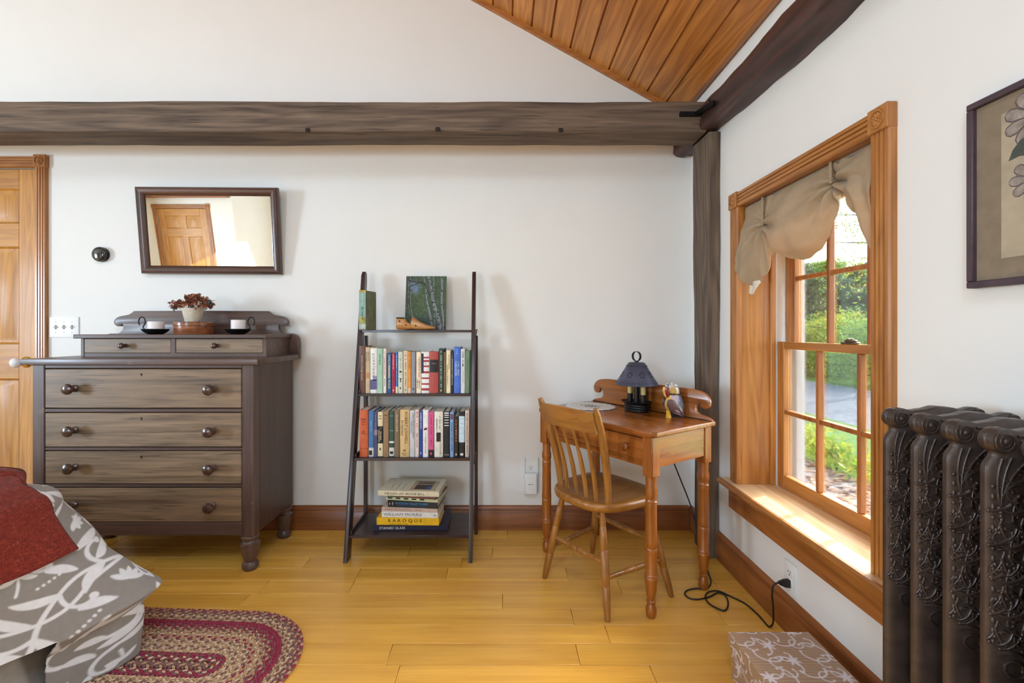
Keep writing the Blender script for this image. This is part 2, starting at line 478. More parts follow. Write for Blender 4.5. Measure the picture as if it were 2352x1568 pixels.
# ------------------------------------------------------------------ timber frame
def rough_beam(name, p0, p1, hw, hh, ax, mat, jit=.006, n=60, seed=0, parent=None, rad=.02, low=1.0):
    p0, p1 = Vector(p0), Vector(p1); d = (p1-p0); L = d.length; d.normalize()
    if abs(d.z) > .9: x = Vector((1, 0, 0)); y = Vector((0, 1, 0))
    else: x = d.cross(Vector((0, 0, 1))).normalized(); y = Vector((0, 0, 1))
    sec = []
    for sx, sy, a0 in ((1, 1, 0), (-1, 1, 90), (-1, -1, 180), (1, -1, 270)):
        for k in range(3):
            a = R(a0 + k*45)
            sec.append((sx*(hw-rad) + rad*math.cos(a), sy*(hh-rad) + rad*math.sin(a)))
    # extra points along the sides
    full = []
    for i in range(12):
        a, c = sec[i], sec[(i+1) % 12]; full.append(a)
        if i % 3 == 2:
            for f in (.25, .5, .75): full.append((a[0]*(1-f)+c[0]*f, a[1]*(1-f)+c[1]*f))
    m = len(full); b = MB(); rings = []
    for i in range(n+1):
        s = i/n*L; ring = []
        for (a, c) in full:
            q = Vector((a*14+seed*3.1, c*14, s*2.6+seed*7.7))
            k = 1 + (noise.noise(q) * 1.0 + noise.noise(q*3.1) * .45) * jit / max(hw, hh) * 1.4
            ww = 1 + noise.noise(Vector((seed*5.5, s*1.3, 0))) * jit / hw * .8
            ring.append(b.bm.verts.new(p0 + d*s + x*a*k*ww + y*c*k*ww))
        rings.append(ring)
    for r0, r1 in zip(rings, rings[1:]):
        for k in range(m):
            j = (k+1) % m; b.bm.faces.new((r0[k], r0[j], r1[j], r1[k]))
    b.bm.faces.new(rings[0][::-1]); b.bm.faces.new(rings[-1])
    bmesh.ops.recalc_face_normals(b.bm, faces=b.bm.faces)
    return b.build(name, mat, parent, ang=50)
bm1 = thing('timber_beam', 'weathered grey-brown timber beam crossing in front of the gable wall', 'beam', (0, 0, 0))
rough_beam('timber', (-6.1, 2.340, 2.182), (1.0, 2.340, 2.182),   .088, .0755, 'X', BEAMW('X'), .0028, 90, 1, bm1, rad=.010)
b = MB()   # iron strap with bolts at the joint
b.box(.868, .998, 2.236, 2.252, 2.178, 2.200, .002)
for k in range(3): b.ell((.89+.04*k, 2.235, 2.189), (.006, .005, .006))
b.box(.950, .962, 2.07, 2.25, 2.186, 2.208, .002, M=Matrix.Translation((0, 2.25, 2.19)) @ Matrix.Rotation(R(12), 4, 'X') @ Matrix.Translation((0, -2.25, -2.19)))
for k in range(3): b.ell((.95, 2.10+.05*k, 2.16+.012*(2-k)), (.005, .006, .006))
b.build('iron_strap', plain('black_iron', (20, 20, 22), .5, metal=.6), bm1)
# mortise pockets left in the old beam
b = MB()
for u, v in ((706, 298), (1005, 296), (1288, 298)):
    p = px(u, v, 2.249); b.box(p.x-.011, p.x+.011, 2.2475, 2.256, p.z-.011, p.z+.010, .003)
b.build('mortise', plain('mortise_dark', (40, 30, 24), .9), bm1)
bm2 = rough_beam('log_beam', (1.025, -4.15, 2.172), (1.025, 2.592, 2.172), .060, .062, 'Y', BARKW('Y'), .013, 110, 4, rad=.022)
tag(bm2, 'dark reddish log beam running above the window wall', 'beam')
bm3 = rough_beam('timber_post', (1.044, 2.348, 0.002), (1.044, 2.348, 2.106), .027, .092, 'Z', wood('post_wood', (66, 52, 42), (132, 112, 94), 'Z', rings=8, ringmix=.5, rough=.8, bump=.6), .005, 40, 9, rad=.010)
tag(bm3, 'rough grey corner timber post below the two beams', 'post')

# ------------------------------------------------------------------ casing profile, rosettes
def casing_pts(w=.066, d=.020):
    pts = [(0, 0), (0, -d*.75), (.004, -d)]
    for g in (.018, .033, .048):
        pts += [(g-.003, -d), (g-.0015, -d+.005), (g+.0015, -d+.005), (g+.003, -d)]
    pts += [(w-.004, -d), (w, -d*.75), (w, 0)]
    return pts
def casing(name, M, L, mat, parent, w=.066, d=.020):
    b = MB(); b.prism(casing_pts(w, d), 0, L, 'xy', M=M); return b.build(name, mat, parent, ang=30)
def rosette(parent, M, s, mat, d=.026):
    b = MB(); b.box(-s/2, s/2, -d, 0, -s/2, s/2, .003, M=M)
    blk = b.build('rosette_block', mat, parent, ang=30)
    b = MB(); T = M @ Matrix.Translation((0, -d, 0))
    r = s*.33
    b.tube([(r*math.cos(a*math.pi/12), 0, r*math.sin(a*math.pi/12)) for a in range(24)], s*.055, 6, True, M=T)
    for k in range(10):
        a = k*math.pi/5
        b.ell((0, 0, 0), (s*.12, s*.05, s*.045), 8, 5, M=T @ Matrix.Rotation(a, 4, 'Y') @ Matrix.Translation((s*.17, 0, 0)))
    b.ell((0, 0, 0), (s*.06, s*.06, s*.06), 8, 5, M=T)
    b.build('carving', mat, blk, ang=60)

# ------------------------------------------------------------------ doors
def make_door(name, label, x0, x1, ztop, Y, face, knob=True):
    rt = sroot(name, label)
    S = face                      # -1: front looks to -Y, +1: front looks to +Y
    W = x1 - x0; st = .106; cw = .10; pwid = (W - 2*st - cw)/2
    zr = [(ztop-1.937+1.937 if False else ztop, ztop-.109), (ztop-.307, ztop-.441), (ztop-.995, ztop-1.193), (.235, .012)]
    f0, f1 = (Y, Y+.035) if S < 0 else (Y-.035, Y)
    cols = [(x0+st, x0+st+pwid), (x0+st+pwid+cw, x1-st)]
    for xa, xb in ((x0, x0+st), (x1-st, x1)):
        b = MB(); b.box(xa+.0005, xb-.0005, f0, f1, .012, ztop, .0015); b.build('stile', DOORW('Z'), rt, ang=30)
    b = MB()
    for (zt, zb) in zip([ztop-.109, ztop-.441, ztop-1.193], [ztop-.307, ztop-.995, .235]):
        pass
    rails = [(ztop-.109, ztop), (ztop-.441, ztop-.307), (ztop-1.193, ztop-.995), (.012, .235)]
    for za, zb in rails:
        b = MB(); b.box(x0+st, x1-st, f0, f1, za, zb, .0015); b.build('rail', DOORW('X'), rt, ang=30)
    spans = [(ztop-.307, ztop-.109), (ztop-.995, ztop-.441), (.235, ztop-1.193)]
    for za, zb in spans:
        b = MB(); b.box(x0+st+pwid, x0+st+pwid+cw, f0, f1, za, zb, .0015); b.build('mullion', DOORW('Z'), rt, ang=30)
        for xa, xb in cols:
            b = MB(); fy = Y + .012 if S < 0 else Y - .012
            e = S
            o1 = [(xa, za), (xb, za), (xb, zb), (xa, zb)]
            def rect(m, y): return [(xa+m, y, za+m), (xb-m, y, za+m), (xb-m, y, zb-m), (xa+m, y, zb-m)]
            vs = rect(0, Y) + rect(.010, fy) + rect(.018, fy) + rect(.042, fy + e*.008) + rect(.042, fy+e*.008)[:0]
            fs = []
            for k in range(3):
                for i in range(4):
                    j = (i+1) % 4; fs.append((4*k+i, 4*k+j, 4*k+4+j, 4*k+4+i))
            fs.append((12, 13, 14, 15))
            b.faces(vs, fs); bmesh.ops.recalc_face_normals(b.bm, faces=b.bm.faces)
            if S < 0 and b.bm.faces[:][-1].normal.y > 0 or S > 0 and b.bm.faces[:][-1].normal.y < 0:
                bmesh.ops.reverse_faces(b.bm, faces=b.bm.faces)
            b.build('panel', DOORW('Z'), rt, ang=20)
    # casing
    cwid = .062
    if S < 0:
        yb = YB
        casing('casing', Matrix.Translation((x1+.008, yb, 0)), ztop+.006, CASING('Z'), rt, cwid)
        casing('casing', Matrix.Translation((x0-.008-cwid, yb, 0)), ztop+.006, CASING('Z'), rt, cwid)
        casing('head_casing', axes((0, 0, 1), (0, 1, 0), (x1+.004, yb, ztop+.006)), x1-x0+.008, CASING('X'), rt, cwid)
        for xx in (x1+.008+cwid/2, x0-.008-cwid/2):
            rosette(rt, Matrix.Translation((xx, yb, ztop+.006+.034)), .070, CASING('Z'))
        b = MB(); b.box(x1+.0005, x1+.010, yb-.004, yb+.08, 0, ztop+.006); b.box(x0-.010, x0-.0005, yb-.004, yb+.08, 0, ztop+.006)
        b.build('jamb', CASING('Z'), rt)
    else:
        yb = -2.45; Rm = Matrix.Rotation(math.pi, 4, 'Z')
        casing('casing', Matrix.Translation((x1+.008+cwid, yb, 0)) @ Rm, ztop+.006, CASING('Z'), rt, cwid)
        casing('casing', Matrix.Translation((x0-.008, yb, 0)) @ Rm, ztop+.006, CASING('Z'), rt, cwid)
        casing('head_casing', axes((0, 0, 1), (0, -1, 0), (x0-.004, yb, ztop+.006)), x1-x0+.008, CASING('X'), rt, cwid)
        for xx in (x1+.008+cwid/2, x0-.008-cwid/2):
            rosette(rt, Matrix.Translation((xx, yb, ztop+.006+.034)) @ Rm, .070, CASING('Z'))
    b = MB(); yy = (YB+.10, YB+.12) if S < 0 else (-2.56, -2.545)
    b.box(x0-.02, x1+.02, yy[0], yy[1], 0, ztop+.03); b.build('backing', DOORW('Z'), rt)  # added unseen panel, stops outside light leaking round the door
    if knob:
        kx, kz = x1-.062, .948
        T = Matrix.Translation((kx, Y, kz)) @ Matrix.Rotation(R(90), 4, 'X')
        b = MB(); b.lathe([(0, 0), (.030, 0), (.031, .004), (.024, .010), (.012, .014), (.010, .036), (0, .036)], 24, M=T)
        rs = b.build('knob_rose', plain('brass', (205, 160, 60), .22, metal=1), rt)
        b = MB(); b.lathe([(0, .034), (.010, .035), (.020, .041), (.0265, .052), (.0275, .062), (.023, .074), (.012, .081), (0, .083)], 24, M=T)
        k = b.build('knob', plain('porcelain', (238, 234, 232), .15, var=.01, coat=.5), rt); k['label'] = 'white porcelain door knob'
    return rt
make_door('door_1', 'honey pine six-panel door beside the dresser', -3.41, -2.653, 2.046, YB+.006, -1)
make_door('door_2', 'pine six-panel door seen in the mirror', -5.59, -4.81, 2.03, -2.456, 1, False)
b = MB(); b.box(-6.15, -4.39, -2.452, -2.36, 2.20, 2.32, .006)
tag(b.build('cross_beam', wood('reddish_beam', (110, 62, 32), (166, 104, 60), 'X', rings=6, rough=.5)), 'reddish beam above the door seen in the mirror', 'beam')
# ------------------------------------------------------------------ window 1
GL = NT('window_glass')
_tr = GL.n('ShaderNodeBsdfTransparent'); _gl = GL.n('ShaderNodeBsdfGlossy'); _gl.inputs['Roughness'].default_value = .02
_fr = GL.n('ShaderNodeFresnel'); _fr.inputs[0].default_value = 1.45
_tint = GL.ramp(GL.noise(GL.coord(), 3, 2), [(0, (.93, .95, .94, 1)), (1, (.97, .98, .97, 1))])
GL.l(_tint, _tr.inputs[0])
_mx = GL.n('ShaderNodeMixShader'); GL.l(GL.math('MULTIPLY', _fr.outputs[0], .8), _mx.inputs[0])
GL.l(_tr.outputs[0], _mx.inputs[1]); GL.l(_gl.outputs[0], _mx.inputs[2])
GL.l(_mx.outputs[0], GL.t.nodes['Material Output'].inputs[0])
GLASS = GL.m
VINYL = plain('white_vinyl', (232, 232, 230), .4, var=.01)
win = sroot('window_1', 'wood-cased double-hung window with divided panes')
ca, cb = 2.116, 1.243                    # casing outer edges (far, near)
ja, jb = 2.050, 1.309                    # opening
zs, zh = .437, 1.683                     # stool top, head
Rw = Matrix.Rotation(R(-90), 4, 'Z')
WCZ, WCY = CASING('Z'), CASING('Y')
casing('casing', Matrix.Translation((XR, ca, zs)) @ Rw, zh-zs, WCZ, win, d=.023)
casing('casing', Matrix.Translation((XR, jb, zs)) @ Rw, zh-zs, WCZ, win, d=.023)
casing('head_casing', axes((0, 0, 1), (1, 0, 0), (XR, jb, zh)), ja-jb, WCY, win, d=.023)
for yy in (ca-.033, jb-.033):
    rosette(win, Matrix.Translation((XR, yy, zh+.033)) @ Rw, .070, WCZ, d=.030)
JW = wood('jamb_pine', (152, 92, 34), (204, 142, 68), 'Z', rings=7, ringmix=.45, rough=.38, coat=.25, knots=1.6, gscale=1.2)
JWX = wood('jamb_pine', (152, 92, 34), (204, 142, 68), 'Y', rings=7, ringmix=.45, rough=.38, coat=.25, knots=1.6, gscale=1.2)
for y0, y1 in ((ja, ja+.022), (jb-.022, jb)):
    b = MB(); b.box(XR+.0005, 1.218, y0, y1, zs, zh+.02); b.build('jamb', JW, win, ang=20)
b = MB(); b.box(XR+.0005, 1.218, jb-.02, ja+.02, zh, zh+.02); b.build('head_jamb', JWX, win, ang=20)
for y0, y1 in ((ja-.012, ja), (jb, jb+.012)):                       # stops
    b = MB(); b.box(1.196, 1.218, y0, y1, zs, zh, .002); b.build('stop', JW, win, ang=20)
# stool and apron
STOOLW = wood('pale_stool', (196, 152, 100), (236, 206, 160), 'Y', rings=5, ringmix=.4, rough=.45, coat=.1, knots=1.5, gscale=1.2)  # stool in a paler tone than the casing
b = MB()
b.prism([(1.026, .437), (1.222, .437), (1.222, .412), (1.026, .412)], jb-.115, ja+.105, 'xz')
b.build('stool', [STOOLW], win, ang=30)
b = MB(); b.prism([(1.008, .424), (1.010, .431), (1.016, .4365), (1.0258, .437), (1.0258, .412), (1.016, .412), (1.010, .416)], jb-.118, ja+.108, 'xz')
b.build('stool_nosing', CASING('Y'), win, ang=30)
b = MB(); b.prism([(1.052, .308), (1.048, .312), (1.048, .404), (1.044, .412), (XR, .412), (XR, .308)], jb-.075, ja+.072, 'xz')
b.build('apron', wood('apron_wood', (124, 70, 28), (182, 114, 54), 'Y', rings=8, ringmix=.5, rough=.4, coat=.2, gscale=1.2), win, ang=30)
# vinyl side tracks and exterior frame
b = MB()
for s, yy in ((1, ja), (-1, jb)):
    y2 = yy
    b.box(1.218, 1.300, min(y2, y2+s*.03), max(y2, y2+s*.03), zs-.02, zh+.01, .002)
    b.box(1.218, 1.226, min(y2-s*.008, y2), max(y2-s*.008, y2), zs, zh, .001)
    b.box(1.256, 1.262, min(y2-s*.010, y2), max(y2-s*.010, y2), zs, zh, .001)
    b.box(1.300, 1.330, min(y2-s*.022, y2+s*.02), max(y2-s*.022, y2+s*.02), zs-.02, zh+.01, .003)
    b.box(1.330, 1.345, min(y2-s*.014, y2+s*.06), max(y2-s*.014, y2+s*.06), zs-.05, zh+.06, .003)
b.box(1.222, 1.345, jb-.02, ja+.02, zs-.045, zs-.004, .003)
b.box(1.218, 1.345, jb-.02, ja+.02, zh, zh+.03, .003)
b.build('vinyl_frame', VINYL, win, ang=30)
def sash(name, x0, x1, z0, z1, bot, top, rows_z, stile=.046):
    rt = bpy.data.objects.new(name, None); COL.objects.link(rt); rt.parent = win
    y0, y1 = jb+.013, ja-.013
    SW = wood('sash_wood', (144, 86, 34), (194, 130, 62), 'Z', rings=6, rough=.38, coat=.25, gscale=1.6, var=.05)
    SWY = wood('sash_wood', (144, 86, 34), (194, 130, 62), 'Y', rings=6, rough=.38, coat=.25, gscale=1.6, var=.05)
    for a, c in ((y0, y0+stile), (y1-stile, y1)):
        b = MB(); b.box(x0, x1, a, c, z0, z1, .002); b.build('sash_stile', SW, rt, ang=30)
    b = MB(); b.box(x0, x1, y0+stile, y1-stile, z0, z0+bot, .002); b.build('sash_rail', SWY, rt, ang=30)
    b = MB(); b.box(x0, x1, y0+stile, y1-stile, z1-top, z1, .002); b.build('sash_rail', SWY, rt, ang=30)
    ga, gb = y0+stile, y1-stile
    ys = [ga, ga+(gb-ga)/3, ga+2*(gb-ga)/3, gb]
    zz = [z0+bot, (z0+bot+z1-top)/2, z1-top]
    MW = wood('muntin_wood', (120, 66, 24), (170, 106, 48), 'Z', rings=4, rough=.4, coat=.2, gscale=2)
    for y in ys[1:3]:
        b = MB(); b.box(x0+.002, x1-.006, y-.009, y+.009, zz[0], zz[2], .003); b.build('muntin', MW, rt, ang=30)
    b = MB(); b.box(x0+.004, x1-.006, ga, gb, zz[1]-.009, zz[1]+.009, .003); b.build('muntin', MW, rt, ang=30)
    for i in range(3):
        for j in range(2):
            b = MB(); b.box(x1-.012, x1-.009, ys[i]+.002, ys[i+1]-.002, zz[j]+.002, zz[j+1]-.002); b.build('pane', GLASS, rt, ang=None)
    return rt
sash('lower_sash', 1.223, 1.254, zs, 1.078, .060, .032, 2)
sash('upper_sash', 1.262, 1.293, 1.050, zh, .026, .055, 2, stile=.060)
b = MB()
b.box(1.226, 1.250, 1.595, 1.665, 1.078, 1.086, .003); b.box(1.222, 1.244, 1.60, 1.64, 1.086, 1.094, .003); b.lathe([(0, 0), (.011, 0), (.011, .006), (0, .008)], 14, M=Matrix.Translation((1.238, 1.63, 1.092)))
b.build('sash_lock', plain('aged_brass', (120, 108, 88), .4, metal=.8), win)

# far-left window that lights the room (seen only as a reflection)
w2 = sroot('window_2', 'window on the far left wall')
b = MB()
for (y0, y1, z0, z1) in ((-1.63, -1.55, .47, 2.23), (-.15, -.07, .47, 2.23), (-1.55, -.15, 2.15, 2.23), (-1.55, -.15, .47, .55), (-.865, -.835, .55, 2.15), (-1.55, -.15, 1.33, 1.37)):
    b.box(XL-.02, XL+.02, y0, y1, z0, z1, .002)
b.build('window_frame', CASING('Z'), w2)

# ------------------------------------------------------------------ valance curtain
fab = NT('linen_fabric')
_v = fab.coord(rnd=False)
_n = fab.noise(_v, 9, 4); _w = fab.noise(_v, 900, 2)
fab.l(fab.ramp(fab.math('ADD', fab.math('MULTIPLY', _n, .5), fab.math('MULTIPLY', _w, .5)), [(.3, (160, 138, 108)), (.7, (200, 178, 146))]), fab.p.inputs['Base Color'])
fab.p.inputs['Roughness'].default_value = .9; fab.p.inputs['Sheen Weight'].default_value = .15
fab.p.inputs['Transmission Weight'].default_value = 0.0
fab.bump(fab.math('ADD', _w, _n), .5, .0015)
_tl = fab.n('ShaderNodeBsdfTranslucent'); _tl.inputs[0].default_value = rgb((200, 165, 125))
_ms = fab.n('ShaderNodeMixShader'); _ms.inputs[0].default_value = .22
fab.l(fab.p.outputs[0], _ms.inputs[1]); fab.l(_tl.outputs[0], _ms.inputs[2]); fab.l(_ms.outputs[0], fab.t.nodes['Material Output'].inputs[0])
FAB = fab.m
val = thing('window_valance', 'beige linen valance tied up in swags across the window top', 'curtain', (1.09, 1.68, 1.676))
WV = .733
hem = [(0, 1.388), (.05, 1.352), (.10, 1.318), (.135, 1.325), (.165, 1.372), (.19, 1.425), (.215, 1.440), (.25, 1.428), (.30, 1.404), (.36, 1.390), (.42, 1.388), (.48, 1.404), (.515, 1.44), (.54, 1.50),
       (.558, 1.560), (.575, 1.565), (.60, 1.530), (.63, 1.492), (.655, 1.455), (.665, 1.405), (.69, 1.385), (.733, 1.345)]
def interp(tab, x):
    for (a, fa), (c, fc) in zip(tab, tab[1:]):
        if x <= c:
            f = (x-a)/(c-a); f = f*f*(3-2*f)*.5 + f*.5; return fa + (fc-fa)*f
    return tab[-1][1]
T1, T2 = (.152, 1.572), (.545, 1.618)
def vpos(s, t):
    zb = interp(hem, s); z = 1.676 + (zb - 1.676)*t
    y = 2.047 - s
    x = 0.0
    for (ts, tz), amp, nf in ((T1, .020, 10), (T2, .020, 9)):
        d = Vector(((s-ts), (z-tz)*.9)); r = d.length
        th = math.atan2(d.x, -d.y)
        fall = math.exp(-(r/.13)**2) * min(1, r/.03)
        below = 1/(1+math.exp((z-tz-.01)/.012))
        x += amp*math.cos(th*nf)*fall*(.25+.75*below)
        x += .026*math.exp(-(r/.028)**2)                              # pinched in at the tie
        y += -(s-ts)*-.55*math.exp(-(abs(z-tz)/.035)**2)*math.exp(-(abs(s-ts)/.07)**2)
    # billow of the swag between ties, soft bag at its foot
    if T1[0] < s < T2[0]:
        q = math.sin(math.pi*(s-T1[0])/(T2[0]-T1[0]))
        x -= .055*q*math.sin(math.pi*min(1, t)*.80)
        x += .012*math.sin(7*(t*1.0 + .9*q))*q*t
        if t > .88: x += .045*q*((t-.88)/.12)**2
    elif s <= T1[0]:
        q = 1-s/T1[0]
        x -= (.012 + .050*q*t + .03*math.sin(math.pi*t))*t
        x += .016*math.sin(s*58+1.0)*t*t
    else:
        q = (s-T2[0])/(WV-T2[0])
        x -= .030*math.sin(math.pi*t)*q
        x += .013*math.sin(9*t - 12*q)*min(1, q*3)*t
    x += .004*noise.noise(Vector((s*14, t*9, 2)))
    return Vector((x, y-1.68, z-1.676))
b = MB(); b.grid(lambda a, c: vpos(a*WV, c), 170, 70)
cl = b.build('cloth', FAB, val, ang=180)
md = cl.modifiers.new('thick', 'SOLIDIFY'); md.thickness = .0025
for ts, tz in (T1, T2):
    b = MB()
    y = 2.047-ts-1.68
    b.box(-.016, -.013, y-.0065, y+.0065, tz-1.676-.006, .004, .001)
    b.ell((-.012, y, tz-1.676-.004), (.006, .008, .006), 10, 6)
    b.build('tie_strap', FAB, val)
LIN = plain('lining_cloth', (226, 214, 196), .9)
b = MB()
def tip(a, c):
    s = .085 + a*.065; z = 1.335 - c*(.055*math.sin(math.pi*(.35+.6*a)))
    return Vector((-.028+.004*math.sin(a*7), 2.047-s-1.68 + c*(.5-a)*.02, z-1.676))
b.grid(tip, 14, 8)
cl = b.build('lining', LIN, val, ang=180); md = cl.modifiers.new('thick', 'SOLIDIFY'); md.thickness = .002
b = MB(); b.tube([(0.002, 2.049-1.68, .0), (0.002, 1.310-1.68, .0)], .006, 10); b.build('curtain_rod', plain('rod_metal', (150, 140, 125), .4, metal=.5), val)

# ------------------------------------------------------------------ outdoors
def gmat(name, c0, c1, scale, rough=.9, bump=.5):
    t = NT(name); v = t.coord(rnd=False)
    t.l(t.ramp(t.math('ADD', t.math('MULTIPLY', t.noise(v, scale, 6), .6), t.math('MULTIPLY', t.noise(v, scale*9, 3), .4)), [(.35, c0), (.65, c1)]), t.p.inputs['Base Color'])
    t.p.inputs['Roughness'].default_value = rough; t.bump(t.noise(v, scale*8, 4), bump, .02); return t.m
b = MB(); b.box(1.345, 2.46, -3, 8, -.30, .10, .02)
struct(b.build('stone_ledge', gmat('ledge_stone', (150, 130, 118), (206, 192, 182), 3)), 'stone ledge strewn with dry leaves outside the window')
b = MB(); b.box(2.46, 3.9, -4, 14, -.3, .075); b.box(3.9, 45, -4, 45, -.3, .04)
struct(b.build('lawn', gmat('lawn_grass', (66, 110, 36), (112, 156, 62), 2)), 'green lawn outside the window')
b = MB(); b.box(3.9, 6.6, 1.0, 12, -.2, .052)
struct(b.build('gravel_drive', gmat('gravel', (110, 116, 118), (158, 164, 168), 14)), 'grey gravel strip beyond the lawn')
rl = random.Random(5)
NR = np.random.RandomState(5)
class LeafCloud:
    """many small leaf quads gathered into one mesh"""
    def __init__(s): s.c = []; s.sz = []; s.fl = []
    def add(s, centers, size, flat=0):
        c = np.asarray(centers, float).reshape(-1, 3); s.c.append(c); s.sz.append(size*NR.uniform(.6, 1.3, len(c))); s.fl.append(np.full(len(c), flat))
    def build(s, name, mats, parent=None):
        c = np.concatenate(s.c); z = np.concatenate(s.sz)[:, None]; fl = np.concatenate(s.fl); n = len(c)
        a = NR.uniform(0, 6.283, n); t = np.where(fl > 0, NR.uniform(-.5, .5, n), NR.uniform(-1.4, 1.4, n)); r = np.where(fl > 0, NR.uniform(-.3, .3, n), NR.uniform(-1.2, 1.2, n))
        d = np.stack([np.cos(a)*np.cos(r), np.sin(a)*np.cos(r), np.sin(r)], 1)
        w = np.stack([-np.sin(a)*np.cos(t), np.cos(a)*np.cos(t), np.sin(t)], 1)
        V = np.empty((n, 4, 3)); V[:, 0] = c-d*z; V[:, 1] = c-w*z*.45-d*z*.15; V[:, 2] = c+d*z; V[:, 3] = c+w*z*.45-d*z*.15
        me = bpy.data.meshes.new(name); me.vertices.add(4*n); me.vertices.foreach_set('co', V.ravel().astype(np.float32))
        me.loops.add(4*n); me.loops.foreach_set('vertex_index', np.arange(4*n, dtype=np.int32)); me.polygons.add(n)
        me.polygons.foreach_set('loop_start', np.arange(0, 4*n, 4, dtype=np.int32)); me.polygons.foreach_set('material_index', NR.randint(0, len(mats), n).astype(np.int32))
        me.update(); me.validate()
        return obj(name, me, mats, parent, ang=None)
def leafmat(name, col, tr=.45):
    t = NT(name); c = t.ramp(t.noise(t.coord(), 5, 3), [(.3, tuple(x*.7 for x in rgb(col)[:3])+(1,)), (.7, rgb(col))])
    t.l(c, t.p.inputs['Base Color']); t.p.inputs['Roughness'].default_value = .55
    tl = t.n('ShaderNodeBsdfTranslucent'); t.l(c, tl.inputs[0])
    m = t.n('ShaderNodeMixShader'); m.inputs[0].default_value = tr
    t.l(t.p.outputs[0], m.inputs[1]); t.l(tl.outputs[0], m.inputs[2]); t.l(m.outputs[0], t.t.nodes['Material Output'].inputs[0])
    return t.m
DRY = [leafmat('dry_leaf_a', (176, 124, 84), .1), leafmat('dry_leaf_b', (208, 168, 132), .1), leafmat('dry_leaf_c', (136, 92, 64), .1)]
GRN = [leafmat('leaf_a', (142, 190, 88)), leafmat('leaf_b', (184, 212, 106)), leafmat('leaf_c', (104, 154, 76))]
YEL = [leafmat('leaf_d', (196, 214, 84)), leafmat('leaf_e', (150, 196, 70)), leafmat('leaf_f', (214, 206, 90))]
CON = [leafmat('needle_a', (108, 150, 108)), leafmat('needle_b', (138, 176, 132)), leafmat('needle_c', (78, 118, 84))]
BARK = plain('tree_bark', (84, 68, 54), .9, bump=.6, bscale=40, bdist=.02)
lc_ = LeafCloud(); lc_.add(np.stack([NR.uniform(1.6, 2.42, 900), NR.uniform(2.1, 4.1, 900), NR.uniform(.104, .122, 900)], 1), .032, 1)
o = lc_.build('leaf_litter', DRY); o['kind'] = 'stuff'; o['label'] = 'dry brown leaves on the ledge outside'
for i, (x, y, h, n) in enumerate(((2.52, 3.45, .20, 150), (2.56, 3.72, .26, 190), (2.50, 3.15, .12, 90), (2.60, 4.05, .22, 150))):
    t = thing('garden_plant', ('small leafy plant at the ledge, left of its clump', 'tallest leafy plant beside the stone ledge', 'lowest leafy plant at the ledge edge', 'leafy plant furthest along the stone ledge')[i], 'plant', (x, y, .075), group='plants by the ledge')
    lc_ = LeafCloud(); lc_.add(np.stack([NR.normal(0, .075, n*2), NR.normal(0, .12, n*2), h*NR.uniform(.15, 1.05, n*2)], 1), .028)
    o = lc_.build('foliage', YEL, t); o['kind'] = 'stuff'
    b = MB()
    for k in range(5): b.tube([(0, 0, 0), (.03*math.cos(k), .05*math.sin(k), h*.5), (.06*math.cos(k), .1*math.sin(k), h)], [.004, .003, .001], 5)
    b.build('stem', BARK, t)
def tree(label, loc, H, kind, rad, n, leafs, size, base=.1):
    t = thing('conifer_tree' if kind == 'c' else ('shrub' if kind == 's' else 'leafy_tree'), label, 'shrub' if kind == 's' else 'tree', loc)
    b = MB(); b.tube([(0, 0, -.1), (.05, .02, H*.4), (0, .05, H*.96)], [.03*H**.9, .02*H**.9, .006], 8)
    b.build('trunk', BARK, t)
    fo = LeafCloud(); br = MB()
    nb = 46 if kind != 's' else 22
    for k in range(nb):
        f = base + (1-base)*(k+.5)/nb
        a = k*2.4 + rl.uniform(-.3, .3)
        if kind == 'c': L = rad*(1.05-f)*rl.uniform(.75, 1.1) + .15; dz = -.12*L
        elif kind == 's': L = rad*math.sqrt(max(.1, 1-(f-.3)**2))*rl.uniform(.6, 1); dz = .1
        else: L = rad*math.sin(math.pi*min(.98, max(.12, f-.05)))**.7*rl.uniform(.55, 1.05); dz = .25*L
        p0 = Vector((0, 0, H*f)); p1 = p0 + Vector((L*math.cos(a), L*math.sin(a), dz))
        br.tube([p0, p0.lerp(p1, .5) + Vector((0, 0, .04*L)), p1], [.012*L+.006, .008*L+.004, .003], 5)
        m = int(n/nb); q = NR.uniform(.15, 1.08, m)[:, None]; sp = .10+.10*L*(1-q*.4)
        P = np.array(p0)[None]*(1-q) + np.array(p1)[None]*q + NR.normal(0, 1, (m, 3))*sp*np.array([[1, 1, .4 if kind == 'c' else .8]])
        fo.add(P, size)
    o = br.build('branches', BARK, t)
    o = fo.build('foliage', leafs, t); o['kind'] = 'stuff'
    return t
def along(X, r): return (X, X/r)
tree('dense dark conifer left of the window muntin outdoors', along(9.5, .635)+(0.03,), 3.3, 'c', 2.6, 22000, CON, .065)
tree('broad soft-needled conifer filling the middle panes', along(11.5, .70)+(.03,), 3.1, 'c', 3.0, 22000, CON, .07)
tree('conifer behind the right-hand panes', along(10.5, .80)+(.03,), 3.0, 'c', 2.8, 22000, CON, .065)
tree('yellow-green maple showing through the right upper pane', along(7.5, .91)+(.03,), 4.6, 'l', 1.55, 9000, YEL, .035, .35)
tree('bright green shrub beyond the gravel, on the left', along(7.6, .66)+(.03,), 1.25, 's', 1.1, 9000, GRN, .034)
tree('bright lime shrub beyond the gravel, in the middle', along(7.9, .735)+(.03,), 1.35, 's', 1.2, 9000, YEL, .034)
tree('green shrub beyond the gravel, nearest the radiator side', along(7.4, .81)+(.03,), 1.15, 's', 1.0, 8000, GRN, .034)
tree('tall leafy tree whose crown shows below the valance', along(16, .70)+(.03,), 4.4, 'l', 2.0, 16000, GRN, .07, .5)
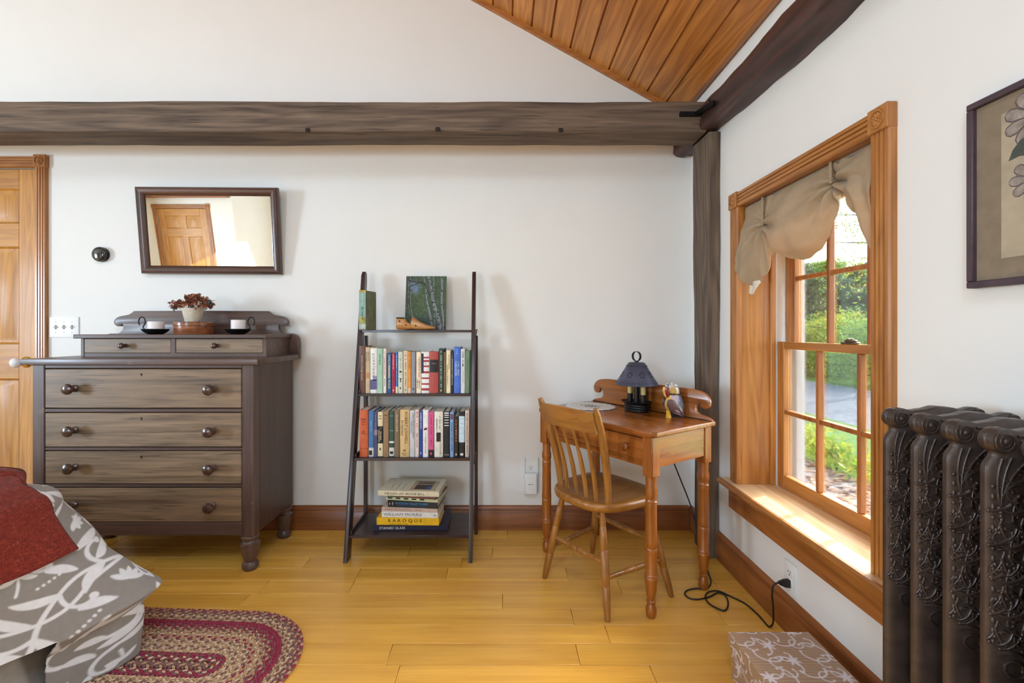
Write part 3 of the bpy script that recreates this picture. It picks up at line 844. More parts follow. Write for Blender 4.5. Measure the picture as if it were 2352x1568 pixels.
tree('far leafy tree at the left edge of the panes', along(17, .60)+(.03,), 5.2, 'l', 3.2, 16000, GRN, .07, .3)
tree('far conifer at the right edge of the panes', along(18, .84)+(.03,), 4.4, 'c', 3.4, 16000, CON, .08)
# ------------------------------------------------------------------ dresser
DR = lambda ax: wood('dresser_frame', (56, 39, 33), (106, 80, 68), ax, rings=4, ringmix=.25, rough=.42, coat=.15, gscale=1.2, var=.05, wear=9, wearcol=(128, 104, 84))
DF = lambda ax: wood('dresser_front', (66, 50, 37), (160, 130, 98), ax, rings=4, ringmix=.2, across=8, along=.8, rough=.42, coat=.15, var=.05, gscale=1.5, streak=.62, flecks=.7)
DS = wood('dresser_side', (46, 31, 23), (86, 60, 44), 'Z', rings=4, ringmix=.2, rough=.42, coat=.15)
KN = plain('dark_knob', (74, 50, 38), .25, coat=.5, var=.2, nscale=60)
dc = -1.677
dr = thing('dresser', 'dark stained four-drawer dresser with two small drawers and a scrolled back', 'dresser', (dc, 2.13, 0))
def D(name, mb, m, p=None, ang=30): return mb.build(name, m, p or dr, ang=ang)
hw = .516; dep = .40
b = MB(); b.box(hw-.022, hw-.0005, .050, dep, .17, .968, .002); D('side_panel', b, DS)
b = MB(); b.box(-hw+.0005, -hw+.022, .050, dep, .17, .968, .002); D('side_panel', b, DS)
b = MB(); b.box(-hw+.02, hw-.02, dep-.015, dep, .17, .968); D('back_panel', b, DS)
for s in (-1, 1):
    b = MB(); xa, xb = sorted((s*hw, s*(hw-.056))); b.box(xa, xb, 0, .05, .165, .968, .003); D('stile', b, DR('Z'))
zr = [(.9505, .968), (.7457, .764), (.567, .583), (.395, .411), (.170, .2324)]
for a, c in zr:
    b = MB(); b.box(-hw+.056, hw-.056, .003, .05, a+.001, c-.001, .002); D('rail', b, DR('X'))
def knob(parent, x, y, z, r=.025, L=.052):
    T = Matrix.Translation((x, y, z)) @ Matrix.Rotation(R(90), 4, 'X')
    b = MB(); b.lathe([(0, 0), (r*.62, 0), (r*.68, .006), (r*.45, .012), (r*.42, L*.40), (r*.7, L*.48), (r*.97, L*.64), (r, L*.76), (r*.85, L*.90), (r*.45, L*.98), (0, L)], 22, M=T)
    b.build('knob', KN, parent)
drz = [(.7655, .949), (.5845, .744), (.4125, .5655), (.234, .3935)]
for i, (a, c) in enumerate(drz):
    b = MB(); b.box(-hw+.0585, hw-.0585, .001, .36, a+.001, c-.001, .0025); d = D('drawer', b, DF('X'))
    zk = {0: .858, 1: .664, 2: .492, 3: .316}[i]
    knob(d, -.318, .001, zk); knob(d, .326, .001, zk-.004)
    if i < 3:
        b = MB(); T = Matrix.Translation((-.008, .0005, c-.024)); 
        b.lathe([(0, 0), (.0035, 0), (.0035, .002), (0, .002)], 10, M=T @ Matrix.Rotation(R(90), 4, 'X'))
        b.box(-.0015, .0015, -.002, 0, -.010, 0, M=T); b.build('keyhole', BLACK, d)
# top slab
b = MB(); b.box(-hw-.038, hw+.030, -.022, .405, .968, .996, .005, 2); D('top', b, DR('X'))
# deck with two small drawers
dy = .155
b = MB()
b.box(-.432, -.418, dy, .40, .996, 1.088); b.box(.478, .494, dy, .40, .996, 1.088); b.box(-.418, .478, dy+.002, .40, .996, 1.014)
b.box(.018, .040, dy, .40, 1.014, 1.088); b.box(-.418, .478, .30, .40, 1.014, 1.088)
D('deck_case', b, DR('X'))
b = MB(); b.box(-.455, .505, dy-.020, .405, 1.088, 1.108, .003); D('deck_top', b, DR('X'))
for xa, xb in ((-.4165, .0165), (.0415, .4765)):
    b = MB(); b.box(xa, xb, dy+.001, .295, 1.0155, 1.0865, .002); d = D('small_drawer', b, DF('X')); knob(d, (xa+xb)/2-.01, dy, 1.052, .015, .038)
# legs
legp = [(0, 0), (.030, 0), (.036, .012), (.036, .028), (.026, .040), (.028, .046), (.036, .072), (.042, .110), (.044, .128), (.034, .134), (.032, .142), (.040, .150), (.040, .160), (.034, .166), (0, .166)]
for x in (-hw+.036, hw-.036):
    for y in (.036, .372):
        b = MB(); b.lathe(legp, 24, M=Matrix.Translation((x, y, 0))); D('leg', b, DR('Z'), ang=50)
# scrolled backboard
half = [(0, 1.238), (.372, 1.236), (.385, 1.226), (.402, 1.216), (.430, 1.211), (.458, 1.204), (.478, 1.190), (.484, 1.174), (.478, 1.160), (.464, 1.152), (.446, 1.153), (.436, 1.164), (.431, 1.152), (.434, 1.134), (.446, 1.120), (.464, 1.112), (.505, 1.111), (.528, 1.104), (.543, 1.086), (.547, 1.060), (.547, .97)]
half = half[:4] + spline(half[4:12], 4)[1:] + spline(half[12:20], 4)[:] + [half[20]]
pts = [(-x, z) for x, z in half[::-1]][:-1] + half
b = MB(); b.prism(pts, .408, .430, 'xz', bev=.003); D('backboard', b, DR('X'), ang=40)

# ------------------------------------------------------------------ things on the dresser
ZD = 1.108
def px_on(u, Y): return (u-CU)*Y/F
IRON = plain('wrought_iron', (16, 16, 17), .5, metal=.4)
WAX = plain('candle_wax', (238, 228, 226), .4, var=.02)
for i, (u, Y, hx, cw, chh) in enumerate(((357, 2.375, -1, .037, .042), (546, 2.375, 1, .034, .050))):
    x = px_on(u, Y)
    lab = ('black iron chamberstick with loop handle on its left side', 'black iron chamberstick with loop handle on its right side')[i]
    h = thing('candle_holder', lab, 'candle holder', (x, Y, ZD), group='chambersticks on the dresser')
    b = MB(); b.lathe([(0, .0), (.030, 0), (.044, .007), (.056, .018), (.062, .027), (.0605, .028), (.053, .020), (.040, .010), (.0, .007)], 32); b.build('saucer', IRON, h, ang=60)
    b = MB(); pts = []
    for k in range(22):
        a = R(-70) + R(310)*k/21
        pts.append((hx*(.060 + .012 + .019*math.sin(a - R(20)) *1.0), 0, .062 - .026*math.cos(a)))
    pts = [(hx*.056, 0, .026), (hx*.064, 0, .034)] + [(hx*(.070+.017*math.sin(R(-150+290*k/20))), 0, .066-.024*math.cos(R(-150+290*k/20))*-1) for k in range(21)]
    b.tube(pts, .0028, 8); b.build('handle', IRON, h, ang=60)
    lab = ('short wide white candle in the left chamberstick', 'taller white candle in the right chamberstick')[i]
    c = thing('candle', lab, 'candle', (x + .003, Y, ZD+.0085), group='candles on the dresser')
    b = MB(); b.lathe([(0, 0), (cw*.97, 0), (cw, .003), (cw, chh+.012), (cw*.94, chh+.016), (cw*.86, chh+.012), (cw*.3, chh+.008), (0, chh+.008)], 28); b.build('wax', WAX, c, ang=50)
    b = MB(); b.tube([(0, 0, chh+.006), (.001, 0, chh+.014)], .001, 6); b.build('wick', BLACK, c)
x = px_on(446, 2.41)
BX = wood('cherry_box', (112, 58, 30), (164, 96, 54), 'X', rings=5, rough=.3, coat=.4, gscale=1.6)
t = thing('round_box', 'round reddish wooden lidded box under the flower pot', 'box', (x, 2.41, ZD))
b = MB(); b.lathe([(0, 0), (.087, 0), (.089, .003), (.089, .046), (0, .046)], 48); b.build('body', BX, t)
b = MB(); b.lathe([(0, .0425), (.0905, .0425), (.0925, .045), (.0925, .060), (.089, .063), (.02, .0645), (0, .0645)], 48); b.build('lid', BX, t)
t = thing('flower_pot', 'small cream textured pot of dried rust-coloured flowers', 'flower pot', (px_on(443, 2.41), 2.41, ZD+.0645))
b = MB(); b.lathe([(0, 0), (.033, 0), (.036, .003), (.048, .058), (.052, .068), (.050, .072), (.046, .066), (.040, .050), (0, .048)], 40)
for v in b.bm.verts:
    if v.co.xy.length > .03: v.co.xy *= 1 + .05*noise.noise(v.co*55)
b.build('pot', plain('pot_clay', (214, 205, 186), .85, var=.06, bump=.6, bscale=90, bdist=.003), t, ang=60)
RUST = [plain('dried_petal_a', (158, 92, 66), .8, var=.2), plain('dried_petal_b', (122, 66, 48), .8, var=.2), plain('dried_petal_c', (186, 124, 92), .8)]
rf = random.Random(3)
st = MB(); heads = []
for k in range(46):
    a = rf.uniform(0, 6.28); r = rf.uniform(.01, .088); z = .072 + .062*(1-(r/.10)**2)*rf.uniform(.6, 1.15)
    if k % 5 == 0: r = rf.uniform(.08, .098); z = .08 + rf.uniform(0, .03)
    p = Vector((r*math.cos(a), r*.7*math.sin(a), z)); heads.append(p)
    st.tube([(p.x*.2, p.y*.2, .05), (p.x*.6, p.y*.6, .05+(z-.05)*.6), p], .0009, 5)
st.build('stems', plain('dry_stem', (110, 84, 56), .8), t)
for p in heads:
    b = MB()
    for j in range(11):
        q = p + Vector((rf.gauss(0, .008), rf.gauss(0, .008), rf.gauss(0, .007))); b.mi = rf.randrange(3)
        M = Matrix.Translation(q) @ Matrix.Rotation(rf.uniform(0, 6), 4, 'Z') @ Matrix.Rotation(rf.uniform(-1.4, 1.4), 4, 'X')
        for m in range(4):
            MM = M @ Matrix.Rotation(m*math.pi/2, 4, 'Z')
            b.faces([MM @ Vector(v) for v in ((0, 0, 0), (.0045, -.004, .002), (.0105, 0, .001), (.0045, .004, .002))], [(0, 1, 2, 3)])
    b.build('flower', RUST, t, ang=None)
b = MB()
for cx, cz in ((-.103, .082), (-.098, .068), (.078, .105), (.085, .098)):
    for j in range(7):
        M = Matrix.Translation((cx+rf.gauss(0, .006), rf.gauss(0, .006), cz+rf.gauss(0, .006))) @ Matrix.Rotation(rf.uniform(0, 6), 4, 'Y') @ Matrix.Rotation(rf.uniform(-.8, .8), 4, 'X')
        b.ell((0, 0, 0), (.007, .003, .0045), 6, 4, M=M)
    b.tube([(cx*.3, 0, .06), (cx*.8, 0, cz-.006), (cx, 0, cz)], .0008, 5)
b.build('grey_sprig', plain('sage_leaf', (92, 98, 88), .8), t)

# ------------------------------------------------------------------ mirror
mt = R(6.2)
c0 = px(479.5, 530, 2.545)
mr = thing('wall_mirror', 'dark framed rectangular mirror tilted forward over the dresser', 'mirror', (c0.x, 2.555, c0.z))
mr.rotation_euler = (mt, R(.4), 0)
MW_, MH_ = .392, .238; fw = .046
MWD = wood('mirror_frame', (50, 30, 24), (98, 64, 50), 'X', rings=4, rough=.3, coat=.4, gscale=1.6)
MWZ = wood('mirror_frame', (50, 30, 24), (98, 64, 50), 'Z', rings=4, rough=.3, coat=.4, gscale=1.6)
prof = [(0, .012), (0, -.010), (.004, -.018), (.010, -.021), (.013, -.0195), (.016, -.022), (.026, -.021), (.036, -.015), (.043, -.005), (fw, -.002), (fw, .012)]
def rail(name, a, c, inx, m):
    """moulding from a to c, inward direction inx, mitred at 45 degrees"""
    a, c, inx = Vector(a), Vector(c), Vector(inx); d = (c-a).normalized()
    b = MB(); n = len(prof)
    va = [b.bm.verts.new(a + inx*w_ + d*w_ + Vector((0, y, 0))) for w_, y in prof]
    vb = [b.bm.verts.new(c + inx*w_ - d*w_ + Vector((0, y, 0))) for w_, y in prof]
    for i in range(n):
        j = (i+1) % n; b.bm.faces.new((va[i], va[j], vb[j], vb[i]))
    b.bm.faces.new(va[::-1]); b.bm.faces.new(vb)
    bmesh.ops.recalc_face_normals(b.bm, faces=b.bm.faces)
    return b.build(name, m, mr, ang=45)
rail('frame_rail', (-MW_, 0, MH_), (MW_, 0, MH_), (0, 0, -1), MWD)
rail('frame_rail', (-MW_, 0, -MH_), (MW_, 0, -MH_), (0, 0, 1), MWD)
rail('frame_stile', (-MW_, 0, -MH_), (-MW_, 0, MH_), (1, 0, 0), MWZ)
rail('frame_stile', (MW_, 0, -MH_), (MW_, 0, MH_), (-1, 0, 0), MWZ)
b = MB(); b.box(-MW_+fw-.004, MW_-fw+.004, 0, .004, -MH_+fw-.004, MH_-fw+.004); 
MIR = plain('mirror_silver', (236, 238, 236), .015, metal=1, var=.005)
b.build('mirror_glass', MIR, mr, ang=None)
b = MB(); b.box(-MW_+.01, MW_-.01, .005, .014, -MH_+.01, MH_-.01); b.build('backing', plain('backing_board', (90, 70, 50), .9), mr)

# ------------------------------------------------------------------ thermostat, switch, outlets
p = px(236, 585, YB)
t = thing('thermostat', 'small round black glossy thermostat on the wall beside the mirror', 'thermostat', (p.x, YB, p.z))
T = Matrix.Rotation(R(90), 4, 'X')
b = MB(); b.lathe([(0, 0), (.041, 0), (.042, .004), (.042, .020), (.040, .022), (0, .022)], 40, M=T); b.build('ring', plain('thermostat_metal', (40, 38, 38), .25, metal=.9), t)
b = MB(); b.lathe([(0, .021), (.0405, .021), (.0405, .026), (.036, .031), (.024, .035), (0, .0365)], 40, M=T); b.build('lens', plain('thermostat_lens', (10, 10, 11), .04, coat=1.0, var=.01), t, ang=60)

p = px(149, 751, YB)
t = thing('light_switch', 'white triple toggle light switch plate between door and dresser', 'light switch', (p.x, YB, p.z))
b = MB(); b.box(-.083, .083, -.006, 0, -.058, .058, .003, 2); b.build('plate', WHITE, t)
for k in (-1, 0, 1):
    b = MB(); b.box(k*.046-.005, k*.046+.005, -.0065, -.003, -.012, .012); b.build('toggle_slot', plain('slot_shadow', (120, 118, 112), .6), t)
    b = MB(); b.box(k*.046-.0042, k*.046+.0042, -.020, -.004, -.008, .0035, .001, M=Matrix.Rotation(R(-14), 4, 'X')); b.build('toggle', WHITE, t)
    for z in (-.030, .030):
        b = MB(); b.ell((k*.046, -.006, z), (.003, .0012, .003), 8, 4); b.build('screw', plain('screw_metal', (170, 168, 160), .4, metal=.5), t)

def outlet(label, loc, rz, holes=(1, -1)):
    t = thing('wall_outlet', label, 'outlet', loc, rz)
    b = MB(); b.box(-.036, .036, -.006, 0, -.058, .058, .003, 2); b.build('plate', WHITE, t)
    for s in (1, -1):
        b = MB(); b.lathe([(0, 0), (.0165, 0), (.0165, .003), (0, .003)], 24, M=Matrix.Translation((0, -.0055, s*.0195)) @ T, sy=1)
        r = b.build('receptacle', WHITE, t)
        if s in holes:
            b = MB()
            b.box(-.0075, -.0050, -.0090, -.0084, s*.0195+.000, s*.0195+.008); b.box(.0050, .0075, -.0090, -.0084, s*.0195, s*.0195+.008)
            b.lathe([(0, 0), (.0028, 0), (.0028, .0006), (0, .0006)], 10, M=Matrix.Translation((0, -.0084, s*.0195-.0075)) @ T)
            b.build('socket_hole', BLACK, r)
    return t
p = px(1219, 1081, YB)
outlet('white wall outlet behind the plug-in extender on the gable wall', (p.x, YB, p.z), 0, (1,))
t = thing('plug_in_extender', 'white plug-in network extender with a side antenna', 'extender', (p.x, YB-.009, p.z-.056))
b = MB(); b.box(-.034, .034, -.032, 0, -.066, .052, .008, 3); b.build('body', WHITE, t)
b = MB(); b.box(.034, .041, -.016, -.006, .018, .135, .003, 2); b.build('antenna', WHITE, t)
b = MB(); b.box(-.041, -.034, -.016, -.006, .018, .135, .003, 2); b.build('antenna', WHITE, t)
b = MB(); b.box(-.012, .014, -.0326, -.032, -.0095, -.0075); b.ell((-.011, -.0322, -.0075), (.0035, .0006, .0035), 8, 4); b.build('logo', plain('logo_grey', (110, 110, 108), .5), t)
p = on_x(1818, 1327, XR)
outlet('white wall outlet under the window with the black plug', (XR, p.y, p.z), R(-90), (1,))
OUT2 = (XR, p.y, p.z)
# ------------------------------------------------------------------ ladder bookshelf
ES = lambda ax: wood('espresso_wood', (28, 15, 15), (58, 34, 32), ax, rings=3, ringmix=.2, rough=.35, coat=.3, var=.03)
X0, X1 = -.765, -.158
bs = thing('ladder_bookshelf', 'dark espresso leaning ladder bookshelf with four shelves', 'bookshelf', ((X0+X1)/2, 2.36, 0))
bx, by = (X0+X1)/2, 2.36
def yl(z): return 2.215 + (2.500-2.215)*z/1.452       # front edge of the leaning uprights
BT = Matrix.Translation((-bx, -by, 0))
def upright(x):
    b = MB(); wd = .060; H = 1.452
    pts = [(yl(0), 0), (yl(0)+wd, 0), (yl(H*.96)+wd*.92, H*.96), (yl(H)+wd*.70, H*.992), (yl(H)+wd*.35, H), (yl(H), H*.985)]
    b.prism(pts, x-.010, x+.010, 'yz', bev=.002, M=BT); b.build('upright', ES('Z'), bs, ang=40)
upright(X0); upright(X1)
for x in (X0+.004, X1+.010):
    b = MB(); b.box(x-.009, x+.009, 2.525, 2.555, 0, 1.10, .002, M=BT); b.build('rear_post', ES('Z'), bs)
SH = [(1.131, .013), (.800, .014), (.482, .015), (.122, .015)]    # top z, thickness
for z, th in SH:
    ya = yl(z)+.006; b = MB(); b.box(X0+.0105, X1-.0105, ya, 2.523, z-th, z, .0015, M=BT)
    b.build('shelf', ES('X'), bs)
    b = MB(); b.box(X0+.0105, X0+.020, ya+.01, 2.523, z, z+.018, .001, M=BT)
    if z < .9: b.build('shelf_rail', ES('Y'), bs)
    else: b.bm.free()
HM = plain('hinge_steel', (88, 76, 70), .4, metal=.7)
for z, _ in SH[:3]:
    b = MB(); y = yl(z)+.055
    b.tube([(X1+.0115, y-.02, z-.035), (X1+.0115, y+.045, z+.0)], .004, 6, M=BT); b.ell((X1+.013, y+.045, z), (.004, .005, .005), 8, 5, M=BT); b.ell((X1+.013, y-.02, z-.035), (.004, .005, .005), 8, 5, M=BT)
    b.build('hinge', HM, bs)

# ------------------------------------------------------------------ books
PAGE = plain('paper_edges', (226, 216, 194), .9, var=.06, nscale=200)
BMAT = {}
def bmat(c, rough=.5):
    k = ('cover_%d_%d_%d' % c)
    return plain(k, c, rough, var=.05, nscale=40)
rt_ = random.Random(8)
def ticks(n_lines, size, mat, parent, M, length, name='lettering'):
    """lettering too small to read: a run of little strokes"""
    b = MB(); x = 0
    while x < length:
        if rt_.random() < .16: x += size*.45; continue
        h_ = size*rt_.choice((.42, .42, .5, .62)); wd = size*rt_.uniform(.10, .20)
        b.box(x, x+wd, -h_*.55, h_*.55, 0, .0003, M=M); x += wd + size*rt_.uniform(.10, .22)
        if rt_.random() < .4: b.box(x-size*.30, x, h_*.35, h_*.55, 0, .0003, M=M)
    o = b.build(name, mat, parent, ang=None); o['kind'] = 'stuff'; return o
def book(label, x0, x1, z0, z1, ysp, depth, col, titles=(), bands=(), group=None, pics=()):
    """upright book: spine faces -Y at ysp.  titles: (text, colour, start fraction, size as fraction of width, end fraction)"""
    cx = (x0+x1)/2; W = x1-x0-.0008; H = z1-z0
    t = thing('book', label, 'book', (cx, ysp+depth/2, z0), group=group)
    h = W/2; y0, y1 = -depth/2, depth/2; ct = min(.0025, W*.12)
    b = MB()
    sp = [(-h, y0+.004), (-h*.75, y0+.0012), (0, y0), (h*.75, y0+.0012), (h, y0+.004)]
    out = sp + [(h, y1), (h-ct, y1), (h-ct, y0+.006), (-h+ct, y0+.006), (-h+ct, y1), (-h, y1)]
    b.prism(out, 0, H, 'xy'); b.build('cover', bmat(col), t, ang=30)
    b = MB(); b.box(-h+ct, h-ct, y0+.006, y1-.004, .003, H-.003); b.build('pages', PAGE, t)
    for (f0, f1, c) in bands:
        b = MB(); b.prism([(-h-.0002, y0+.0042), (-h*.75, y0+.0008), (0, y0-.0004), (h*.75, y0+.0008), (h+.0002, y0+.0042)], H*(1-f1), H*(1-f0), 'xy'); b.build('spine_label', bmat(c), t, ang=30)
    for (s, c, f0, sz, f1, *off) in titles:
        o_ = off[0] if off else 0
        M = axes((0, 0, -1), (1, 0, 0), (o_*W, y0-.0006, H*(1-f0)))
        if s[0] == '=':
            text(s[1:], W*sz, bmat(c), t, axes((1, 0, 0), (0, 0, 1), (0, y0-.0008, H*(1-f0))), align='CENTER', maxw=W*.8); continue
        if s[0] == '~': ticks(1, W*sz, bmat(c), t, M, H*(f1-f0)); continue
        text(s, W*sz, bmat(c), t, M, maxw=H*(f1-f0))
    for (xa, xb, f0, f1, c) in pics:
        b = MB(); b.box(xa*W, xb*W, y0-.0008, y0+.002, H*(1-f1), H*(1-f0)); b.build('spine_picture', bmat(c), t)
    return t
def shelf_books(specs, z, ysp, c0x, sx, c0y, sy, group):
    k = ysp/F
    for (a, c, top, col, lab, titles, bands, pics) in specs:
        x0 = (c0x + a*sx - CU)*k; x1 = (c0x + c*sx - CU)*k
        zt = EYE + (CV - (c0y + top*sy))*k
        dp = min(.150, 2.518-ysp) * (1 if (zt-z) > .19 else .92)
        book(lab, x0, x1, z, zt, ysp + random.uniform(0, .004), dp, col, titles, bands, group, pics)
W_, K_, CRM, RED, GLD, NVY = (236, 232, 224), (24, 22, 22), (232, 220, 196), (176, 44, 40), (206, 170, 92), (36, 44, 78)
row2 = [
 (266, 336, 952, (112, 78, 72), 'dusky brown book at the left end of the upper book row', [('The Past is a Foreign Country', CRM, .20, .34, .86)], [], []),
 (338, 388, 966, (206, 182, 142), 'tan book with two-line black title next to the brown book', [('History of the', K_, .10, .36, .44, .22), ('Idea of Progress', K_, .10, .36, .52, -.2)], [], [(-.4, .4, .55, .68, (196, 150, 96))]),
 (389, 468, 976, (238, 235, 228), 'white book with widely spaced downtown title', [('D O W N T O W N', NVY, .12, .40, .66)], [], [(-.45, .45, .70, .92, (92, 92, 140)), (-.1, .45, .62, .72, (150, 148, 180))]),
 (470, 533, 981, (166, 200, 176), 'mint green book with thin black lettering', [('~', K_, .13, .30, .40)], [(.975, 1, (200, 215, 190))], []),
 (536, 573, 982, (236, 226, 212), 'slim cream book with fine red lettering', [('~', RED, .06, .42, .62), ('~', K_, .68, .45, .84)], [], []),
 (580, 632, 1035, (30, 86, 130), 'blue book with large pale author lettering', [('CAMILLE', (226, 222, 200), .03, .62, .27), ('PAGLIA', (226, 222, 200), .66, .62, .90)], [], [(-.18, .18, .29, .63, (196, 176, 140))]),
 (634, 674, 1035, (176, 48, 80), 'crimson pink book beside the blue one', [('~', (232, 190, 190), .03, .55, .40), ('~', K_, .42, .4, .80)], [], [(-.15, .15, .91, .95, W_)]),
 (675, 704, 1025, (40, 112, 184), 'thin bright blue book with cream foot', [('~', (226, 226, 214), .08, .5, .40), ('~', GLD, .44, .45, .70)], [(.84, 1, (232, 212, 170))], []),
 (706, 760, 1018, (214, 214, 196), 'pale grey-green book with a small black emblem', [('~', (150, 150, 140), .08, .40, .42)], [], [(-.2, .25, .46, .50, K_), (-.2, .25, .64, .66, K_), (-.05, .1, .66, .74, K_), (-.12, .12, .86, .90, K_)]),
 (764, 816, 1008, (226, 204, 172), 'peach book with tall outlined capitals', [('~', (150, 118, 84), .04, .62, .58), ('~', (120, 90, 60), .62, .45, .86)], [], [(-.2, .2, .90, .95, (150, 160, 160))]),
 (817, 852, 1018, (232, 152, 62), 'thin orange book with black title', [('~', K_, .04, .5, .46)], [(.88, 1, (236, 196, 160))], []),
 (853, 903, 1018, (140, 142, 150), 'plain grey book with faint silver lettering', [('~', (176, 178, 184), .22, .40, .62)], [], [(-.15, .15, .88, .92, NVY)]),
 (908, 966, 1020, (236, 216, 186), 'cream book with red march of folly title', [('THE MARCH OF FOLLY', (190, 60, 48), .12, .44, .62, .12), ('~', K_, .66, .32, .88, .15), ('~', K_, .66, .36, .88, -.2)], [], []),
 (967, 1057, 1018, (238, 234, 230), 'white book wrapped in flag stripes and stars', [('~', K_, .18, .12, .30)], [(.12, .16, (170, 56, 66)), (.20, .245, (170, 56, 66)), (.33, .37, (170, 56, 66)), (.47, .52, (170, 56, 66)), (.62, .66, (170, 56, 66)), (.76, .80, (170, 56, 66)), (.88, .94, (170, 56, 66))], [(-.5, -.22, .04, .52, (34, 38, 60))]),
 (1059, 1160, 1015, (176, 76, 66), 'wide brick red book with a black title band', [], [(.19, .205, (110, 40, 36)), (.20, .50, K_)], [(-.25, .25, .28, .295, (150, 120, 90)), (-.08, .08, .86, .92, (200, 50, 46))]),
 (1163, 1218, 982, (44, 66, 56), 'tall dark green book with long pale title', [('~', (190, 204, 186), .05, .46, .86)], [], [(-.15, .15, .92, .96, GLD)]),
 (1219, 1245, 1020, (122, 98, 62), 'thin brown book squeezed beside the dark green one', [('~', GLD, .2, .5, .6)], [], []),
 (1246, 1298, 1000, (236, 222, 184), 'cream book with gilt edges and thin title', [('~', (170, 130, 70), .10, .36, .46, .15), ('~', (120, 90, 60), .34, .36, .80, -.2)], [], []),
 (1299, 1332, 1012, (28, 26, 28), 'black book with white capitals next to the gilt cream one', [('~', W_, .06, .5, .80)], [], []),
 (1333, 1409, 965, (72, 112, 200), 'tall bright blue book with curiosities title', [('CURIOSITIES', (214, 226, 240), .30, .42, .62, -.2), ('~', (214, 226, 240), .32, .26, .62, .2), ('~', (190, 210, 240), .05, .24, .14)], [], []),
 (1410, 1460, 986, (218, 218, 216), 'pale grey book with script title', [('~', K_, .06, .46, .30), ('~', (160, 160, 158), .46, .4, .80)], [], [(-.1, .1, .33, .40, K_)]),
 (1462, 1513, 1005, (112, 136, 108), 'sage green book at the right end of the upper book row', [('~', (70, 90, 66), .20, .4, .66)], [], []),
]
shelf_books(row2, .800, 2.392, 770, .2041, 600, .2041, 'books on the second shelf')
